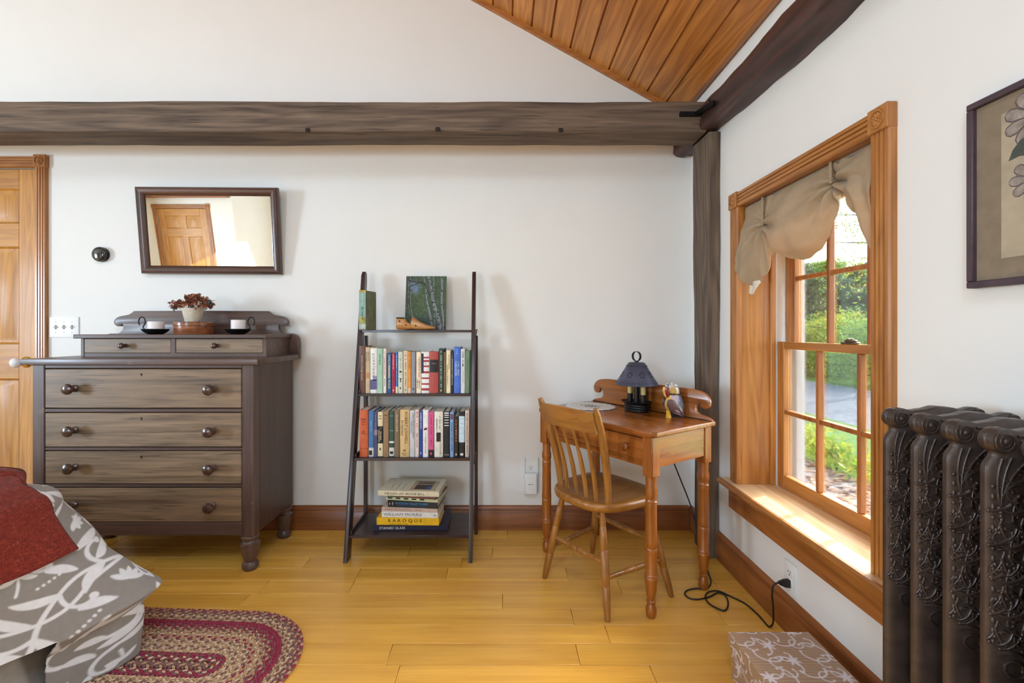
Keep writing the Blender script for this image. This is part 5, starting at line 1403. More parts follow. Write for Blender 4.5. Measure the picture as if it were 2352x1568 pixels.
# ------------------------------------------------------------------ chair
CW = lambda ax: wood('chair_wood', (116, 70, 22), (174, 116, 48), ax, rings=5, ringmix=.35, rough=.38, coat=.3, gscale=1.4, var=.06, wear=8, wearcol=(190, 136, 76))
cr = math.atan2(.5696, .822)
co = Vector((.434, 2.037, 0)) + Vector((.57, -.822, 0))*.012
chm = thing('spindle_chair', 'worn wooden spindle-back chair pulled up to the desk', 'chair', co, cr)
ZS = .432
sp = []
for k in range(64):
    a = 2*math.pi*k/64; c, s_ = math.cos(a), math.sin(a)
    x = .195*math.copysign(abs(c)**.62, c); wy = .195 + .12*x; y = wy*math.copysign(abs(s_)**.62, s_)
    sp.append((x, y))
b = MB()
rings = []
for f, z in ((.90, ZS-.038), (.965, ZS-.034), (.995, ZS-.022), (1.0, ZS-.012), (.985, ZS-.003), (.95, ZS), (.80, ZS-.003), (.55, ZS-.009), (.25, ZS-.011)):
    rings.append([b.bm.verts.new((x*f, y*f, z)) for x, y in sp])
for a, c in zip(rings, rings[1:]):
    for k in range(64): b.bm.faces.new((a[k], a[(k+1) % 64], c[(k+1) % 64], c[k]))
b.bm.faces.new(rings[0][::-1]); b.bm.faces.new(rings[-1])
bmesh.ops.recalc_face_normals(b.bm, faces=b.bm.faces)
b.build('seat', CW('X'), chm, ang=50)
def turned(name, p0, p1, rr, M=None, n=14, rings_at=()):
    """spindle from p0 to p1 with radii rr: (fraction, radius)"""
    p0, p1 = Vector(p0), Vector(p1); pr = []
    L = (p1-p0).length
    prof = [(0, 0)] + [(r, f*L) for f, r in rr] + [(0, L)]
    q = (p1-p0).to_track_quat('Z', 'Y').to_matrix().to_4x4()
    b = MB(); b.lathe(prof, n, M=Matrix.Translation(p0) @ q); return b.build(name, CW('Z'), chm, ang=45)
def ringed(base, marks):
    out = []
    pts = sorted(base)
    def rad(f):
        for (a, ra), (c, rc) in zip(pts, pts[1:]):
            if a <= f <= c: return ra + (rc-ra)*(f-a)/(c-a)
        return pts[-1][1]
    fs = sorted([p[0] for p in pts] + [m + d for m in marks for d in (-.012, 0, .012)])
    for f in fs:
        r = rad(f); out.append((f, r*.86 if any(abs(f-m) < 1e-6 for m in marks) else r))
    return out
legr = ringed([(0, .011), (.12, .0145), (.4, .0175), (.75, .015), (1, .011)], (.30, .62, .84))
feet = {'bl': (-.174, .19), 'br': (-.174, -.19), 'fl': (.174, .23), 'fr': (.174, -.23)}
tops = {'bl': (-.125, .115), 'br': (-.125, -.115), 'fl': (.115, .135), 'fr': (.115, -.135)}
def on_leg(k, z):
    f = z/(ZS-.030); a, c = feet[k], tops[k]
    return Vector((a[0]+(c[0]-a[0])*f, a[1]+(c[1]-a[1])*f, z))
for k in feet: turned('leg', feet[k]+(0,), tops[k]+(ZS-.030,), legr)
strr = ringed([(0, .008), (.5, .0125), (1, .008)], (.3, .5, .7))
for a, c, z in (('bl', 'br', .20), ('fl', 'fr', .22), ('bl', 'fl', .15), ('br', 'fr', .15)):
    turned('stretcher', on_leg(a, z), on_leg(c, z), strr, n=12)
# back: two flattened posts, four spindles, curved crest
def post(s):
    b = MB(); pts = []; rr = []
    for k in range(15):
        f = k/14; z = ZS-.012 + (.825-ZS+.012)*f
        pts.append((-.118 - .100*f**1.7, s*(.140+.028*f), z)); rr.append(.0135 + .0035*math.sin(math.pi*f*.9) - (.005 if f > .96 else 0))
    b.tube(pts, rr, 12); b.build('back_post', CW('Z'), chm, ang=60)
post(1); post(-1)
for k in range(4):
    y0 = -.085 + .0567*k; b = MB(); pts = []; rr = []
    for i in range(13):
        f = i/12; z = ZS-.012 + (.735-ZS+.012)*f
        pts.append((-.128 - .067*f**1.7 - .02*(1-(y0/.15)**2)*f, y0*(1+.10*f), z)); rr.append(.0085 + .0025*math.sin(math.pi*min(1, f*1.3)) - .003*f)
    b.tube(pts, rr, 10); b.build('spindle', CW('Z'), chm, ang=60)
b = MB(); n = 18; rings = []
for i in range(n):
    f = i/(n-1)*2-1; y = f*.163; xx = -.198 - .028*(1-f*f); zt = .808 + .010*(1-f*f); zb = .722 + .004*(1-f*f)
    rings.append([b.bm.verts.new(v) for v in ((xx+.007, y, zb), (xx-.005-.007, y, zb+.002), (xx-.030, y, zt-.002), (xx-.024, y, zt), (xx-.014, y, zt-.002))])
for a, c in zip(rings, rings[1:]):
    for k in range(5): b.bm.faces.new((a[k], a[(k+1) % 5], c[(k+1) % 5], c[k]))
b.bm.faces.new(rings[0]); b.bm.faces.new(rings[-1][::-1]); bmesh.ops.recalc_face_normals(b.bm, faces=b.bm.faces)
b.build('crest_rail', CW('Y'), chm, ang=40)

# ------------------------------------------------------------------ lamp cord
def smooth(pts, n=8):
    P = [Vector(p) for p in pts]; P = [P[0]*2-P[1]] + P + [P[-1]*2-P[-2]]; out = []
    for i in range(1, len(P)-2):
        for k in range(n):
            t_ = k/n; a, b_, c, d = P[i-1], P[i], P[i+1], P[i+2]
            out.append(.5*((2*b_) + (c-a)*t_ + (2*a-5*b_+4*c-d)*t_*t_ + (3*b_-a-3*c+d)*t_**3))
    out.append(P[-2]); return out
zo = OUT2[2]-.0195; yo = OUT2[1]
fl_ = [(1633, 1335), (1622, 1352), (1600, 1351), (1580, 1355), (1573, 1363), (1583, 1373), (1603, 1376), (1630, 1370), (1648, 1361), (1664, 1366), (1671, 1376), (1672, 1391), (1664, 1402), (1646, 1396), (1628, 1385), (1620, 1370), (1628, 1359), (1650, 1357), (1680, 1370), (1712, 1386), (1742, 1412), (1762, 1435)]
pts = [desk_w(.045, .235, .60), desk_w(.050, .30, .55), (.858, 2.31, .474), (.905, 2.315, .36), (.944, 2.30, .249), (.955, 2.22, .12), (.945, 2.12, .03)]
for i, (u, v) in enumerate(fl_):
    q = on_z(u, v, .005 + (.006 if i in (8, 15, 16) else 0)); pts.append(q)
pts += [(1.008, 1.725, .010), (1.012, 1.712, .035), (1.008, 1.705, .10), (1.002, yo+.002, zo-.05), (1.004, yo, zo-.014), (1.016, yo, zo), (1.030, yo, zo)]
t = thing('power_cord', 'black lamp cord looped on the floor and plugged in under the window', 'cord', (1.0, 1.9, 0))
b = MB(); b.tube([Vector(p)-Vector((1.0, 1.9, 0)) for p in smooth(pts)], .0032, 8); b.build('cable', plain('black_rubber', (20, 20, 20), .45), t, ang=70)
b = MB(); b.prism([(-.002, -.014), (-.020, -.012), (-.034, -.006), (-.040, -.004), (-.040, .004), (-.034, .006), (-.020, .012), (-.002, .014)], -.010, .010, 'xz', bev=.002, M=Matrix.Translation((OUT2[0]-.0085-1.0+.002, yo-1.9, zo))); b.build('plug', plain('black_rubber', (20, 20, 20), .45), t)
# ------------------------------------------------------------------ printed scroll patterns (flat print, per-vertex colour)
class Print:
    def __init__(s, W, H, res, seed):
        s.W, s.H, s.res = W, H, res; s.nx, s.ny = int(W/res)+2, int(H/res)+2
        s.m = np.zeros((s.nx, s.ny), np.float32); s.r = random.Random(seed)
    def disk(s, x, y, r):
        i0, i1 = max(0, int((x-r)/s.res)), min(s.nx-1, int((x+r)/s.res)+1); j0, j1 = max(0, int((y-r)/s.res)), min(s.ny-1, int((y+r)/s.res)+1)
        if i0 >= i1 or j0 >= j1: return
        I = np.arange(i0, i1+1)[:, None]*s.res-x; J = np.arange(j0, j1+1)[None, :]*s.res-y
        d = np.clip((r-np.sqrt(I*I+J*J))/s.res+.5, 0, 1)
        s.m[i0:i1+1, j0:j1+1] = np.maximum(s.m[i0:i1+1, j0:j1+1], d)
    def curve(s, x, y, a, L, k0, k1, w0, w1, wm=None):
        n = max(4, int(L/(s.res*.8))); st = L/n
        for i in range(n):
            f = i/n; k = k0+(k1-k0)*f; a += k*st; x += math.cos(a)*st; y += math.sin(a)*st
            w = w0+(w1-w0)*f if wm is None else wm*math.sin(math.pi*min(1, f*.92+.06))**.8 + w0*(1-f)
            s.disk(x, y, w)
        return x, y, a
    def leaf(s, x, y, a, L, w, bend): s.curve(x, y, a, L, bend, bend*.3, .001, .0, wm=w)
    def vine(s, x, y, a, L, sc=1.0):
        r = s.r; seg = .075*sc; side = r.choice((-1, 1)); n = int(L/seg)
        for i in range(n):
            k = side*r.uniform(3, 8)/sc*(1 if i % 2 else -.6)
            x, y, a = s.curve(x, y, a, seg, k, -k*.3, .0055*sc, .0045*sc)
            sd = -1 if i % 2 else 1
            if i % 3 != 2:
                cx, cy, ca = s.curve(x, y, a+sd*.7, .075*sc*r.uniform(.9, 1.2), sd*6/sc, sd*26/sc, .006*sc, .0035*sc); s.disk(cx, cy, .010*sc)
                s.leaf(x, y, a+sd*1.5, .055*sc, .010*sc, -sd*12/sc)
            s.leaf(x, y, a-sd*.85, .075*sc*r.uniform(.8, 1.1), .0125*sc, sd*9/sc); s.leaf(x, y, a-sd*.25, .05*sc, .008*sc, -sd*9/sc)
            if r.random() < .5:
                for q in range(5): s.leaf(x, y, a-sd*1.7+q*.45, .026*sc, .006*sc, 0)
    def at(s, x, y):
        fx = np.clip(np.asarray(x, float)/s.res, 0, s.nx-1.001); fy = np.clip(np.asarray(y, float)/s.res, 0, s.ny-1.001)
        i, j = fx.astype(int), fy.astype(int); a, c = fx-i, fy-j; i2, j2 = np.minimum(i+1, s.nx-1), np.minimum(j+1, s.ny-1)
        return s.m[i, j]*(1-a)*(1-c) + s.m[i2, j]*a*(1-c) + s.m[i, j2]*(1-a)*c + s.m[i2, j2]*a*c

# ------------------------------------------------------------------ storage box
def box_print(seed):
    p = Print(.60, .60, .0016, seed); r = p.r
    for i in range(9):
        for j in range(9):
            x, y = .035+i*.072 + (j % 2)*.036, .03+j*.066; a = r.uniform(-.5, .5) + (0 if (i+j) % 2 else 2.0)
            for sd in (1, -1):
                cx, cy, ca = p.curve(x, y, a + (0 if sd > 0 else math.pi), .052, sd*14, sd*46, .0026, .0018); p.disk(cx, cy, .0042)
                cx, cy, ca = p.curve(x, y, a + 1.3*sd, .040, -sd*20, -sd*80, .0022, .0016); p.disk(cx, cy, .0034)
            if (i+j) % 3 == 0:
                for q in range(7): p.leaf(x, y, a+q*.9, .022, .0030, 10)
    return p
BP = box_print(4)
def tint(m, x):
    base = np.array(rgb((182, 152, 124))[:3]); st_ = np.array(rgb((148, 118, 94))[:3]); wh = np.array(rgb((226, 218, 222))[:3])
    k = (.5+.5*np.sin(np.asarray(x)*2*np.pi/.011 + 1.2*np.sin(np.asarray(x)*97)))[:, None]
    c = base*(1-k*.6) + st_*k*.6
    c = c*(1-m[:, None]) + wh*m[:, None]
    return np.concatenate([c, np.ones((len(c), 1))], 1)
PAPER = vcol('printed_paper', .55, .05, 300, 0, .1, .03)
bxX0, bxX1, bxY0, bxY1, bzT = .737, .998, 1.12, 1.494, .142
sbx = thing('storage_box', 'tan storage box printed with white scrolls by the window wall', 'storage box', ((bxX0+bxX1)/2, (bxY0+bxY1)/2, 0))
def printed_box(name, hx, hy, z0, z1, top=True, d=.004):
    """open grid faces so the print can be carried per vertex"""
    V, Fc, UV = [], [], []
    def face(o, du, dv, nu, nv, uo, vo, lu, lv):
        base = len(V)
        for i in range(nu+1):
            for j in range(nv+1):
                V.append(tuple(o[k] + du[k]*i/nu + dv[k]*j/nv for k in range(3))); UV.append((uo + lu*i/nu, vo + lv*j/nv))
        for i in range(nu):
            for j in range(nv): q = base+i*(nv+1)+j; Fc.append((q, q+nv+1, q+nv+2, q+1))
    g = .0022; H = z1-z0
    nx, ny, nz = int(2*hx/g), int(2*hy/g), max(3, int(H/g))
    if top: face((-hx, -hy, z1), (2*hx, 0, 0), (0, 2*hy, 0), nx, ny, .05, .05, 2*hx, 2*hy)
    face((-hx, -hy, z0), (2*hx, 0, 0), (0, 0, H), nx, nz, .05, .02, 2*hx, H)
    face((hx, hy, z0), (-2*hx, 0, 0), (0, 0, H), nx, nz, .05, .45, 2*hx, H)
    face((-hx, hy, z0), (0, -2*hy, 0), (0, 0, H), ny, nz, .10, .30, 2*hy, H)
    face((hx, -hy, z0), (0, 2*hy, 0), (0, 0, H), ny, nz, .10, .38, 2*hy, H)
    face((-hx, hy, z0), (2*hx, 0, 0), (0, -2*hy, 0), 2, 2, 0, 0, .01, .01)
    me = bpy.data.meshes.new(name); me.from_pydata(V, [], Fc); me.update()
    UV_ = np.array(UV); set_vcol(me, tint(BP.at(UV_[:, 0], UV_[:, 1]), UV_[:, 1]))
    return obj(name, me, PAPER, sbx, ang=None)
hx, hy = (bxX1-bxX0)/2, (bxY1-bxY0)/2
printed_box('body', hx-.007, hy-.007, .0005, .125)
printed_box('lid', hx, hy, .104, bzT)

# ------------------------------------------------------------------ framed print on the right wall
fp = thing('framed_print', 'framed botanical print of grey daisies on the window wall', 'picture', (XR-.001, .865, 1.428), R(-90))
fw2, fh2 = .1725, .207
FRM = plain('plum_frame', (74, 58, 66), .5, var=.1)
for a in ((-fw2, fw2, -fh2, -fh2+.015), (-fw2, fw2, fh2-.015, fh2), (-fw2, -fw2+.015, -fh2+.015, fh2-.015), (fw2-.015, fw2, -fh2+.015, fh2-.015)):
    b = MB(); b.box(a[0], a[1], -.022, 0, a[2], a[3], .002); b.build('frame_rail', FRM, fp)
b = MB(); b.box(-fw2+.014, fw2-.014, -.012, -.002, -fh2+.014, fh2-.014); b.build('mat_board', plain('mat_taupe', (134, 118, 98), .9, var=.06, bump=.3, bscale=500), fp)
b = MB(); b.box(-fw2+.066, fw2-.050, -.0128, -.012, -fh2+.058, fh2-.050); pr_ = b.build('print_sheet', plain('aged_paper', (170, 156, 132), .9, var=.08, nscale=12), fp)
def flat_shape(name, pts, m, y): 
    b = MB(); b.prism(pts, y-.0003, y, 'xz'); return b.build(name, m, pr_)
PET = plain('petal_grey', (146, 134, 124), .9, var=.15, nscale=70); PED = plain('petal_edge', (92, 82, 80), .9); CEN = plain('daisy_center', (84, 78, 78), .9); LEF = plain('print_leaf', (72, 78, 70), .9, var=.15)
def petal(cx, cz, a, L, w_):
    def shp(k_, kw): return [(cx + math.cos(a)*L*f*k_ - math.sin(a)*w_*kw*s_, cz + math.sin(a)*L*f*k_ + math.cos(a)*w_*kw*s_) for f, s_ in ((.15, .15), (.4, .6), (.7, 1), (.9, .85), (1, .3), (1, -.3), (.9, -.85), (.7, -1), (.4, -.6), (.15, -.15))]
    flat_shape('petal_outline', shp(1.03, 1.15), PED, -.0129); flat_shape('petal', shp(1, .92), PET, -.0132)
for cx, cz, L, n, a0 in ((-.044, .130, .056, 9, 0), (-.046, .004, .044, 9, .3)):
    for k in range(n): petal(cx, cz, a0+k*2*math.pi/n, L, L*.22)
    flat_shape('flower_center', [(cx+.016*math.cos(k*.524), cz+.016*math.sin(k*.524)) for k in range(12)], CEN, -.0135)
flat_shape('leaf', [(-.092, .052), (-.084, .072), (-.070, .088), (-.05, .094), (-.03, .085), (-.03, .062), (-.05, .050), (-.072, .056)], LEF, -.0134)
flat_shape('stem', [(-.047, -.01), (-.040, -.06), (-.030, -.12), (-.026, -.12), (-.036, -.06), (-.042, -.01)], LEF, -.0128)

# ------------------------------------------------------------------ radiator
IR = NT('cast_iron_brown'); _v = IR.coord(rnd=False)
IR.l(IR.ramp(IR.noise(_v, 30, 4), [(.3, (58, 47, 42)), (.7, (80, 66, 59))]), IR.p.inputs['Base Color'])
IR.p.inputs['Roughness'].default_value = .34; IR.p.inputs['Metallic'].default_value = .35; IR.p.inputs['Specular IOR Level'].default_value = .6
IR.bump(IR.noise(_v, 700, 2), .25, .0006); IRON2 = IR.m
ra = thing('radiator', 'ornate brown cast iron radiator with scrolled sections beside the window', 'radiator', (.915, .735, 0))
ZT = .963
RD = .205                                           # depth of a section
def rtop(x):                                         # wavy top line
    tab = [(0, -.012), (.010, -.004), (.022, 0), (.034, -.002), (.050, -.006), (.078, -.003), (.105, .003), (.135, .001), (.160, -.004), (.182, .001), (.196, 0), (.205, -.010)]
    for (a, fa), (c, fc) in zip(tab, tab[1:]):
        if x <= c: f = (x-a)/(c-a); f = f*f*(3-2*f); return ZT + fa + (fc-fa)*f
    return ZT-.010
def rfront(z):                                       # the shoulder draws in below the volute
    d = ZT - z
    return .013*math.exp(-((d-.046)/.012)**2) + .004*math.exp(-((d-.004)/.008)**2)
def rhalf(s, z, zt):
    h = .0035 + .0215*max(0, math.sin(math.pi*s))**.62
    d = zt - z
    h *= min(1, .30 + .70*math.sqrt(max(0, min(1, d/.045)))) if d < .045 else 1
    if z < .12: h *= .55 + .45*(z-.06)/.06
    return h
def rpos(s, t, side):
    x0 = s*RD; zt = rtop(x0); z = .06 + (zt-.06)*t
    xf = rfront(z); x = xf + (RD-2*xf)*s
    return Vector((x-.1025, side*rhalf(s, z, zt), z))
ss = [.5-.5*math.cos(math.pi*i/30) for i in range(31)]
tsec = [i/26*.85 for i in range(27)] + [.85 + .15*math.sin(math.pi/2*i/22) for i in range(1, 23)]
b = MB()
ga = [[b.bm.verts.new(rpos(s_, t_, -1)) for t_ in tsec] for s_ in ss]; gb = [[b.bm.verts.new(rpos(s_, t_, 1)) for t_ in tsec] for s_ in ss]
n_, m_ = len(ss), len(tsec)
for i in range(n_-1):
    for j in range(m_-1):
        b.bm.faces.new((ga[i][j], ga[i+1][j], ga[i+1][j+1], ga[i][j+1])); b.bm.faces.new((gb[i][j], gb[i][j+1], gb[i+1][j+1], gb[i+1][j]))
    b.bm.faces.new((ga[i][-1], ga[i+1][-1], gb[i+1][-1], gb[i][-1])); b.bm.faces.new((ga[i][0], gb[i][0], gb[i+1][0], ga[i+1][0]))
for j in range(m_-1):
    b.bm.faces.new((ga[0][j], ga[0][j+1], gb[0][j+1], gb[0][j])); b.bm.faces.new((ga[-1][j], gb[-1][j], gb[-1][j+1], ga[-1][j+1]))
bmesh.ops.recalc_face_normals(b.bm, faces=b.bm.faces)
RT = Matrix.Rotation(R(90), 4, 'X')
b.lathe([(0, -.016), (.012, -.016), (.020, -.012), (.0225, 0), (.020, .012), (.012, .016), (0, .016)], 24, M=Matrix.Translation((.0235-.1025, 0, ZT-.0225)) @ RT)
b.lathe([(0, -.011), (.010, -.011), (.013, 0), (.010, .011), (0, .011)], 18, M=Matrix.Translation((.194-.1025, 0, ZT-.013)) @ RT)
secm = bpy.data.meshes.new('section'); b.bm.to_mesh(secm); b.bm.free()
b = MB()
def rsurf(x, z):
    s_ = max(.004, min(.996, x/RD)); return -rhalf(s_, z, rtop(x))
def scroll(x, z, a, L, k0, k1, w0, w1, y=None):
    n = 16; pts = []; rr = []; st_ = L/n
    for i in range(n+1):
        f = i/n
        if x < .002 or x > .2: break
        pts.append((x-.1025, (rsurf(x, z) if y is None else y) - .0010, z)); rr.append(w0 + (w1-w0)*f)
        a += (k0+(k1-k0)*f)*st_; x += math.cos(a)*st_; z += math.sin(a)*st_
    if len(pts) < 4: return
    b.tube(pts, rr, 6); b.ell(pts[-1], (w1*1.8, w1*1.5, w1*1.8), 8, 5)
def bead(x, z, rx, rz, ry=.003): b.ell((x-.1025, rsurf(x, z), z), (rx, ry, rz), 8, 5)
# volute spiral on the head roll
pts = []; rr = []
for i in range(46):
    a = 2.2 + i*.32; r_ = .0185*(1-i/50); pts.append((.0235-.1025+r_*math.cos(a), -.0150-.0012*(i/46), ZT-.0225+r_*math.sin(a))); rr.append(.0021-.0006*i/46)
b.tube(pts, rr, 6); b.ell((.0235-.1025, -.0162, ZT-.0225), (.0042, .0025, .0042), 10, 6)
# mouldings that run back under the top line, leaf row between them
scroll(.046, ZT-.014, .05, .15, -2.5, 2.5, .0024, .0018); scroll(.044, ZT-.032, .30, .15, -6, 2, .0022, .0018)
for k in range(10): bead(.052+.014*k, ZT-.021-.0006*k, .0050, .0026)
# shoulder ribs and curls
scroll(.018, ZT-.050, -1.9, .09, 9, 1, .0030, .0022); scroll(.030, ZT-.048, -2.0, .10, 8, 0, .0026, .0020); scroll(.060, ZT-.046, -2.6, .10, 14, 2, .0022, .0018)
for (x, z, a, L, k0, k1) in ((.040, ZT-.075, -.4, .07, 20, 90), (.050, ZT-.060, .2, .06, -24, -110), (.020, ZT-.085, -.6, .05, 26, 120), (.060, ZT-.095, 2.6, .07, 20, 90), (.085, ZT-.060, 2.9, .12, 22, 70), (.100, ZT-.052, 3.0, .16, 16, 46), (.075, ZT-.120, .9, .09, 24, 96), (.130, ZT-.060, .2, .12, -18, -66), (.165, ZT-.058, 3.0, .10, 20, 76)):
    scroll(x, z, a, L, k0, k1, .0030, .0018)
rr_ = random.Random(2)
z = ZT-.125; i = 0
while z > ZT-.345:
    sd = 1 if i % 2 else -1
    for cx in (.024, .052, .082, .125, .170):
        x = cx + rr_.uniform(-.005, .005)
        scroll(x, z, -1.57+sd*.7, .070, sd*14, sd*84, .0034, .0020)
        scroll(x+.010*sd, z-.010, -1.2-sd*.5, .055, -sd*18, -sd*100, .0029, .0018)
        scroll(x-.008*sd, z+.008, -1.8, .062, sd*4, -sd*46, .0024, .0014)
        scroll(x-.012*sd, z-.004, -1.0-sd*.4, .045, sd*10, sd*20, .0030, .0010)
        bead(x+.013*sd, z-.008, .0052, .0036); bead(x-.011*sd, z-.020, .0040, .0040); bead(x+.003, z-.030, .0032, .0052); bead(x-.004*sd, z-.013, .003, .003)
    z -= .029; i += 1
for k in range(16):                                   # beads and little leaves down the front edge
    zz = ZT-.098 - k*.0172
    bead(.0075, zz, .0034, .0062 if k % 3 else .0040, .0034)
    scroll(.012, zz-.002, -.9 if k % 2 else .5, .024, 30 if k % 2 else -30, 130 if k % 2 else -130, .0019, .0012)
scroll(.012, ZT-.375, .6, .15, -26, -90, .0034, .0018); scroll(.060, ZT-.365, -2.2, .12, 26, 90, .0034, .0020); scroll(.062, ZT-.385, -.8, .07, 20, 90, .003, .002)
orn = bpy.data.meshes.new('relief'); b.bm.to_mesh(orn); b.bm.free()
for k in range(8):
    y = .974 - .0665*k - .735
    s_ = obj('section', secm, IRON2, ra, loc=(0, y, 0), ang=45)
    obj('relief', orn, IRON2, s_, ang=60)
    if k in (0, 7):
        for x in (-.075, .075):
            b = MB(); b.lathe([(0, 0), (.022, 0), (.024, .010), (.015, .025), (.018, .066), (0, .066)], 16, M=Matrix.Translation((x, y, 0))); b.build('foot', IRON2, ra, ang=50)
b = MB()
for z in (.12, ZT-.14): b.tube([(0.01, .974-.735, z), (0.01, .974-.735-.0665*7, z)], .026, 14)
b.build('hub_pipe', IRON2, ra)

# ------------------------------------------------------------------ bed, duvet, throw
ZB = .60
BX1, BY1, CR = -1.53, 1.575, .10
bed = thing('bed', 'bed with taupe skirted base under the scroll-print duvet', 'bed', (-2.45, .85, 0))
TAUPE = plain('taupe_fabric', (146, 138, 128), .9, var=.05, bump=.3, bscale=400)
b = MB(); b.box(-.95, .90, -.70, .70, .06, .33, .03, 3); b.build('box_spring', TAUPE, bed)
b = MB(); b.box(-.95, .90, -.70, .70, .331, .575, .05, 4); b.build('mattress', plain('mattress_ticking', (206, 200, 190), .9), bed)
def skirt(a, c):
    y = -.70 + 1.40*a; return Vector((.985 + .060*(1-c) + .008*math.sin(y*24)*(1-c), y, .014 + .33*c))
b = MB(); b.grid(skirt, 90, 8); o = b.build('bed_skirt', TAUPE, bed, ang=180)
md = o.modifiers.new('thick', 'SOLIDIFY'); md.thickness = .004
for x in (-.88, .80):
    for y in (-.6, .6):
        b = MB(); b.lathe([(0, 0), (.025, 0), (.03, .06), (0, .06)], 14, M=Matrix.Translation((x, y, 0))); b.build('leg', BLACK, bed)
def outline(t):
    """bed edge: t<0 along the far side, then the corner, then the foot side towards the camera"""
    arc = CR*math.pi/2; h = arc/2
    cx, cy = BX1-CR, BY1-CR
    if t < -h: return Vector((cx + (t+h), BY1, 0)), Vector((0, 1, 0))
    if t > h: return Vector((BX1, cy - (t-h), 0)), Vector((1, 0, 0))
    a = math.pi/2*(1-(t+h)/arc); n = Vector((math.cos(a), math.sin(a), 0)); return Vector((cx, cy, 0)) + n*CR, n
def sstep(a, c, x):
    f = max(0, min(1, (x-a)/(c-a))); return f*f*(3-2*f)
def drape(t, q, off=0.0):
    """cloth position; q<0 lies on the top (metres in from the edge), q>0 hangs"""
    p, n = outline(t)
    if q <= 0:
        inx = Vector((min(p.x, BX1-CR) , min(p.y, BY1-CR), 0)); d = (inx-p)
        # move straight in from the edge
        if abs(t) < CR*math.pi/4: inn = Vector((BX1-.40, BY1-.40, 0)); pos = p + (inn-p)*(-q/.566)
        else: pos = p - n*(-q)
        z = ZB + .028*sstep(0, -.25, q) + .010*noise.noise(Vector((pos.x*3, pos.y*3, 1)))
        z -= .012*math.exp(q/.03)
        return Vector((pos.x, pos.y, z+off))
    corner = math.exp(-((t+.02)/.20)**2)
    R_ = .055
    th = min(math.pi/2, q/R_); o_ = R_*math.sin(th)*.8; drop = R_*(1-math.cos(th)) + .012
    rest_ = max(0, q-R_*math.pi/2)
    foot = sstep(.05, .5, t)
    flare = (.20 + .62*corner)*(1-.0*foot)
    ridge = .36
    if rest_ <= ridge:
        o_ += flare*rest_*(.55+.45*rest_/ridge); drop += rest_*math.cos(math.atan(flare*.9))
    else:
        e = rest_-ridge
        o_ += flare*ridge - (.018 + .045*corner)*min(1, e/.05) - .10*corner*e + .02*math.sin(t*22+1)*min(1, e/.1); drop += ridge*math.cos(math.atan(flare*.9)) + e*.98
    wave = (.020*math.sin(t*13+.6) + .010*math.sin(t*31+2))*min(1, rest_/.25)
    nn = n.lerp(Vector((1, .06, 0)), .85*corner*min(1, rest_/.2)); nn.normalize()
    pos = p + nn*(o_+wave+off); z = ZB - drop
    pos.z = max(z, .016) + off*.3
    return pos
GP = Print(2.1, 2.0, .0018, 21)
def motif(els):
    """draw the strokes only where the cloth is still mostly bare"""
    tot = hit = 0; pts = []
    for (x, y, a, L, k0, k1, w0, w1, wm) in els:
        n = max(4, int(L/.006)); st_ = L/n
        for i in range(n):
            f = i/n; a += (k0+(k1-k0)*f)*st_; x += math.cos(a)*st_; y += math.sin(a)*st_
            if 0 <= x <= 2.1 and 0 <= y <= 2.0: tot += 1; hit += GP.at([x], [y])[0] > .3
    if tot == 0 or hit > .12*tot: return False
    for e in els:
        x, y, a = GP.curve(*e)
        if e[8] is None and e[5] and abs(e[5]) > 20: GP.disk(x, y, e[7]*2.2)
    return True
gr = GP.r
for row in range(14):                                   # long sweeping stems first
    x, y, a = -.1, .05+row*.15, .55
    for i in range(22):
        k = (7 if (i//3) % 2 else -7)*gr.uniform(.7, 1.2)
        x0_, y0_, a0_ = x, y, a
        x, y, a = GP.curve(x, y, a, .11, k, k, .0048, .0048)
        sd = 1 if i % 2 else -1
        motif([(x, y, a+sd*.55, .085, sd*4, sd*14, .001, 0, .0115)])
        motif([(x, y, a-sd*.75, .10, -sd*10, -sd*46, .0055, .0042, None)])
        motif([(x0_, y0_, a0_-sd*.35, .07, -sd*8, sd*10, .001, 0, .0095)])
for k in range(2600):
    x, y, a = gr.uniform(0, 2.1), gr.uniform(0, 2.0), gr.uniform(0, 6.28); sd = gr.choice((-1, 1)); q = gr.uniform(.75, 1.15)
    ty = k % 5
    if ty == 0: motif([(x, y, a, .11*q, sd*8, sd*52, .0058, .0042, None), (x, y, a+math.pi-.3*sd, .07*q, sd*6, sd*16, .001, 0, .0105)])
    elif ty == 1: motif([(x, y, a+m*.62, .036*q, 0, 0, .001, 0, .0068) for m in range(-2, 3)])
    elif ty == 2: motif([(x, y, a, .075*q, sd*10, sd*6, .001, 0, .0125)])
    elif ty == 3: motif([(x, y, a, .05*q, sd*6, sd*6, .003, .003, None), (x, y, a+.9, .035*q, 10, 10, .001, 0, .007), (x, y, a-.9, .035*q, -10, -10, .001, 0, .007)])
    elif GP.at([x], [y])[0] < .1:
        motif([(x+.013*m*math.cos(a), y+.013*m*math.sin(a), a, .001, 0, 0, .0036, .0036, None) for m in range(6)])
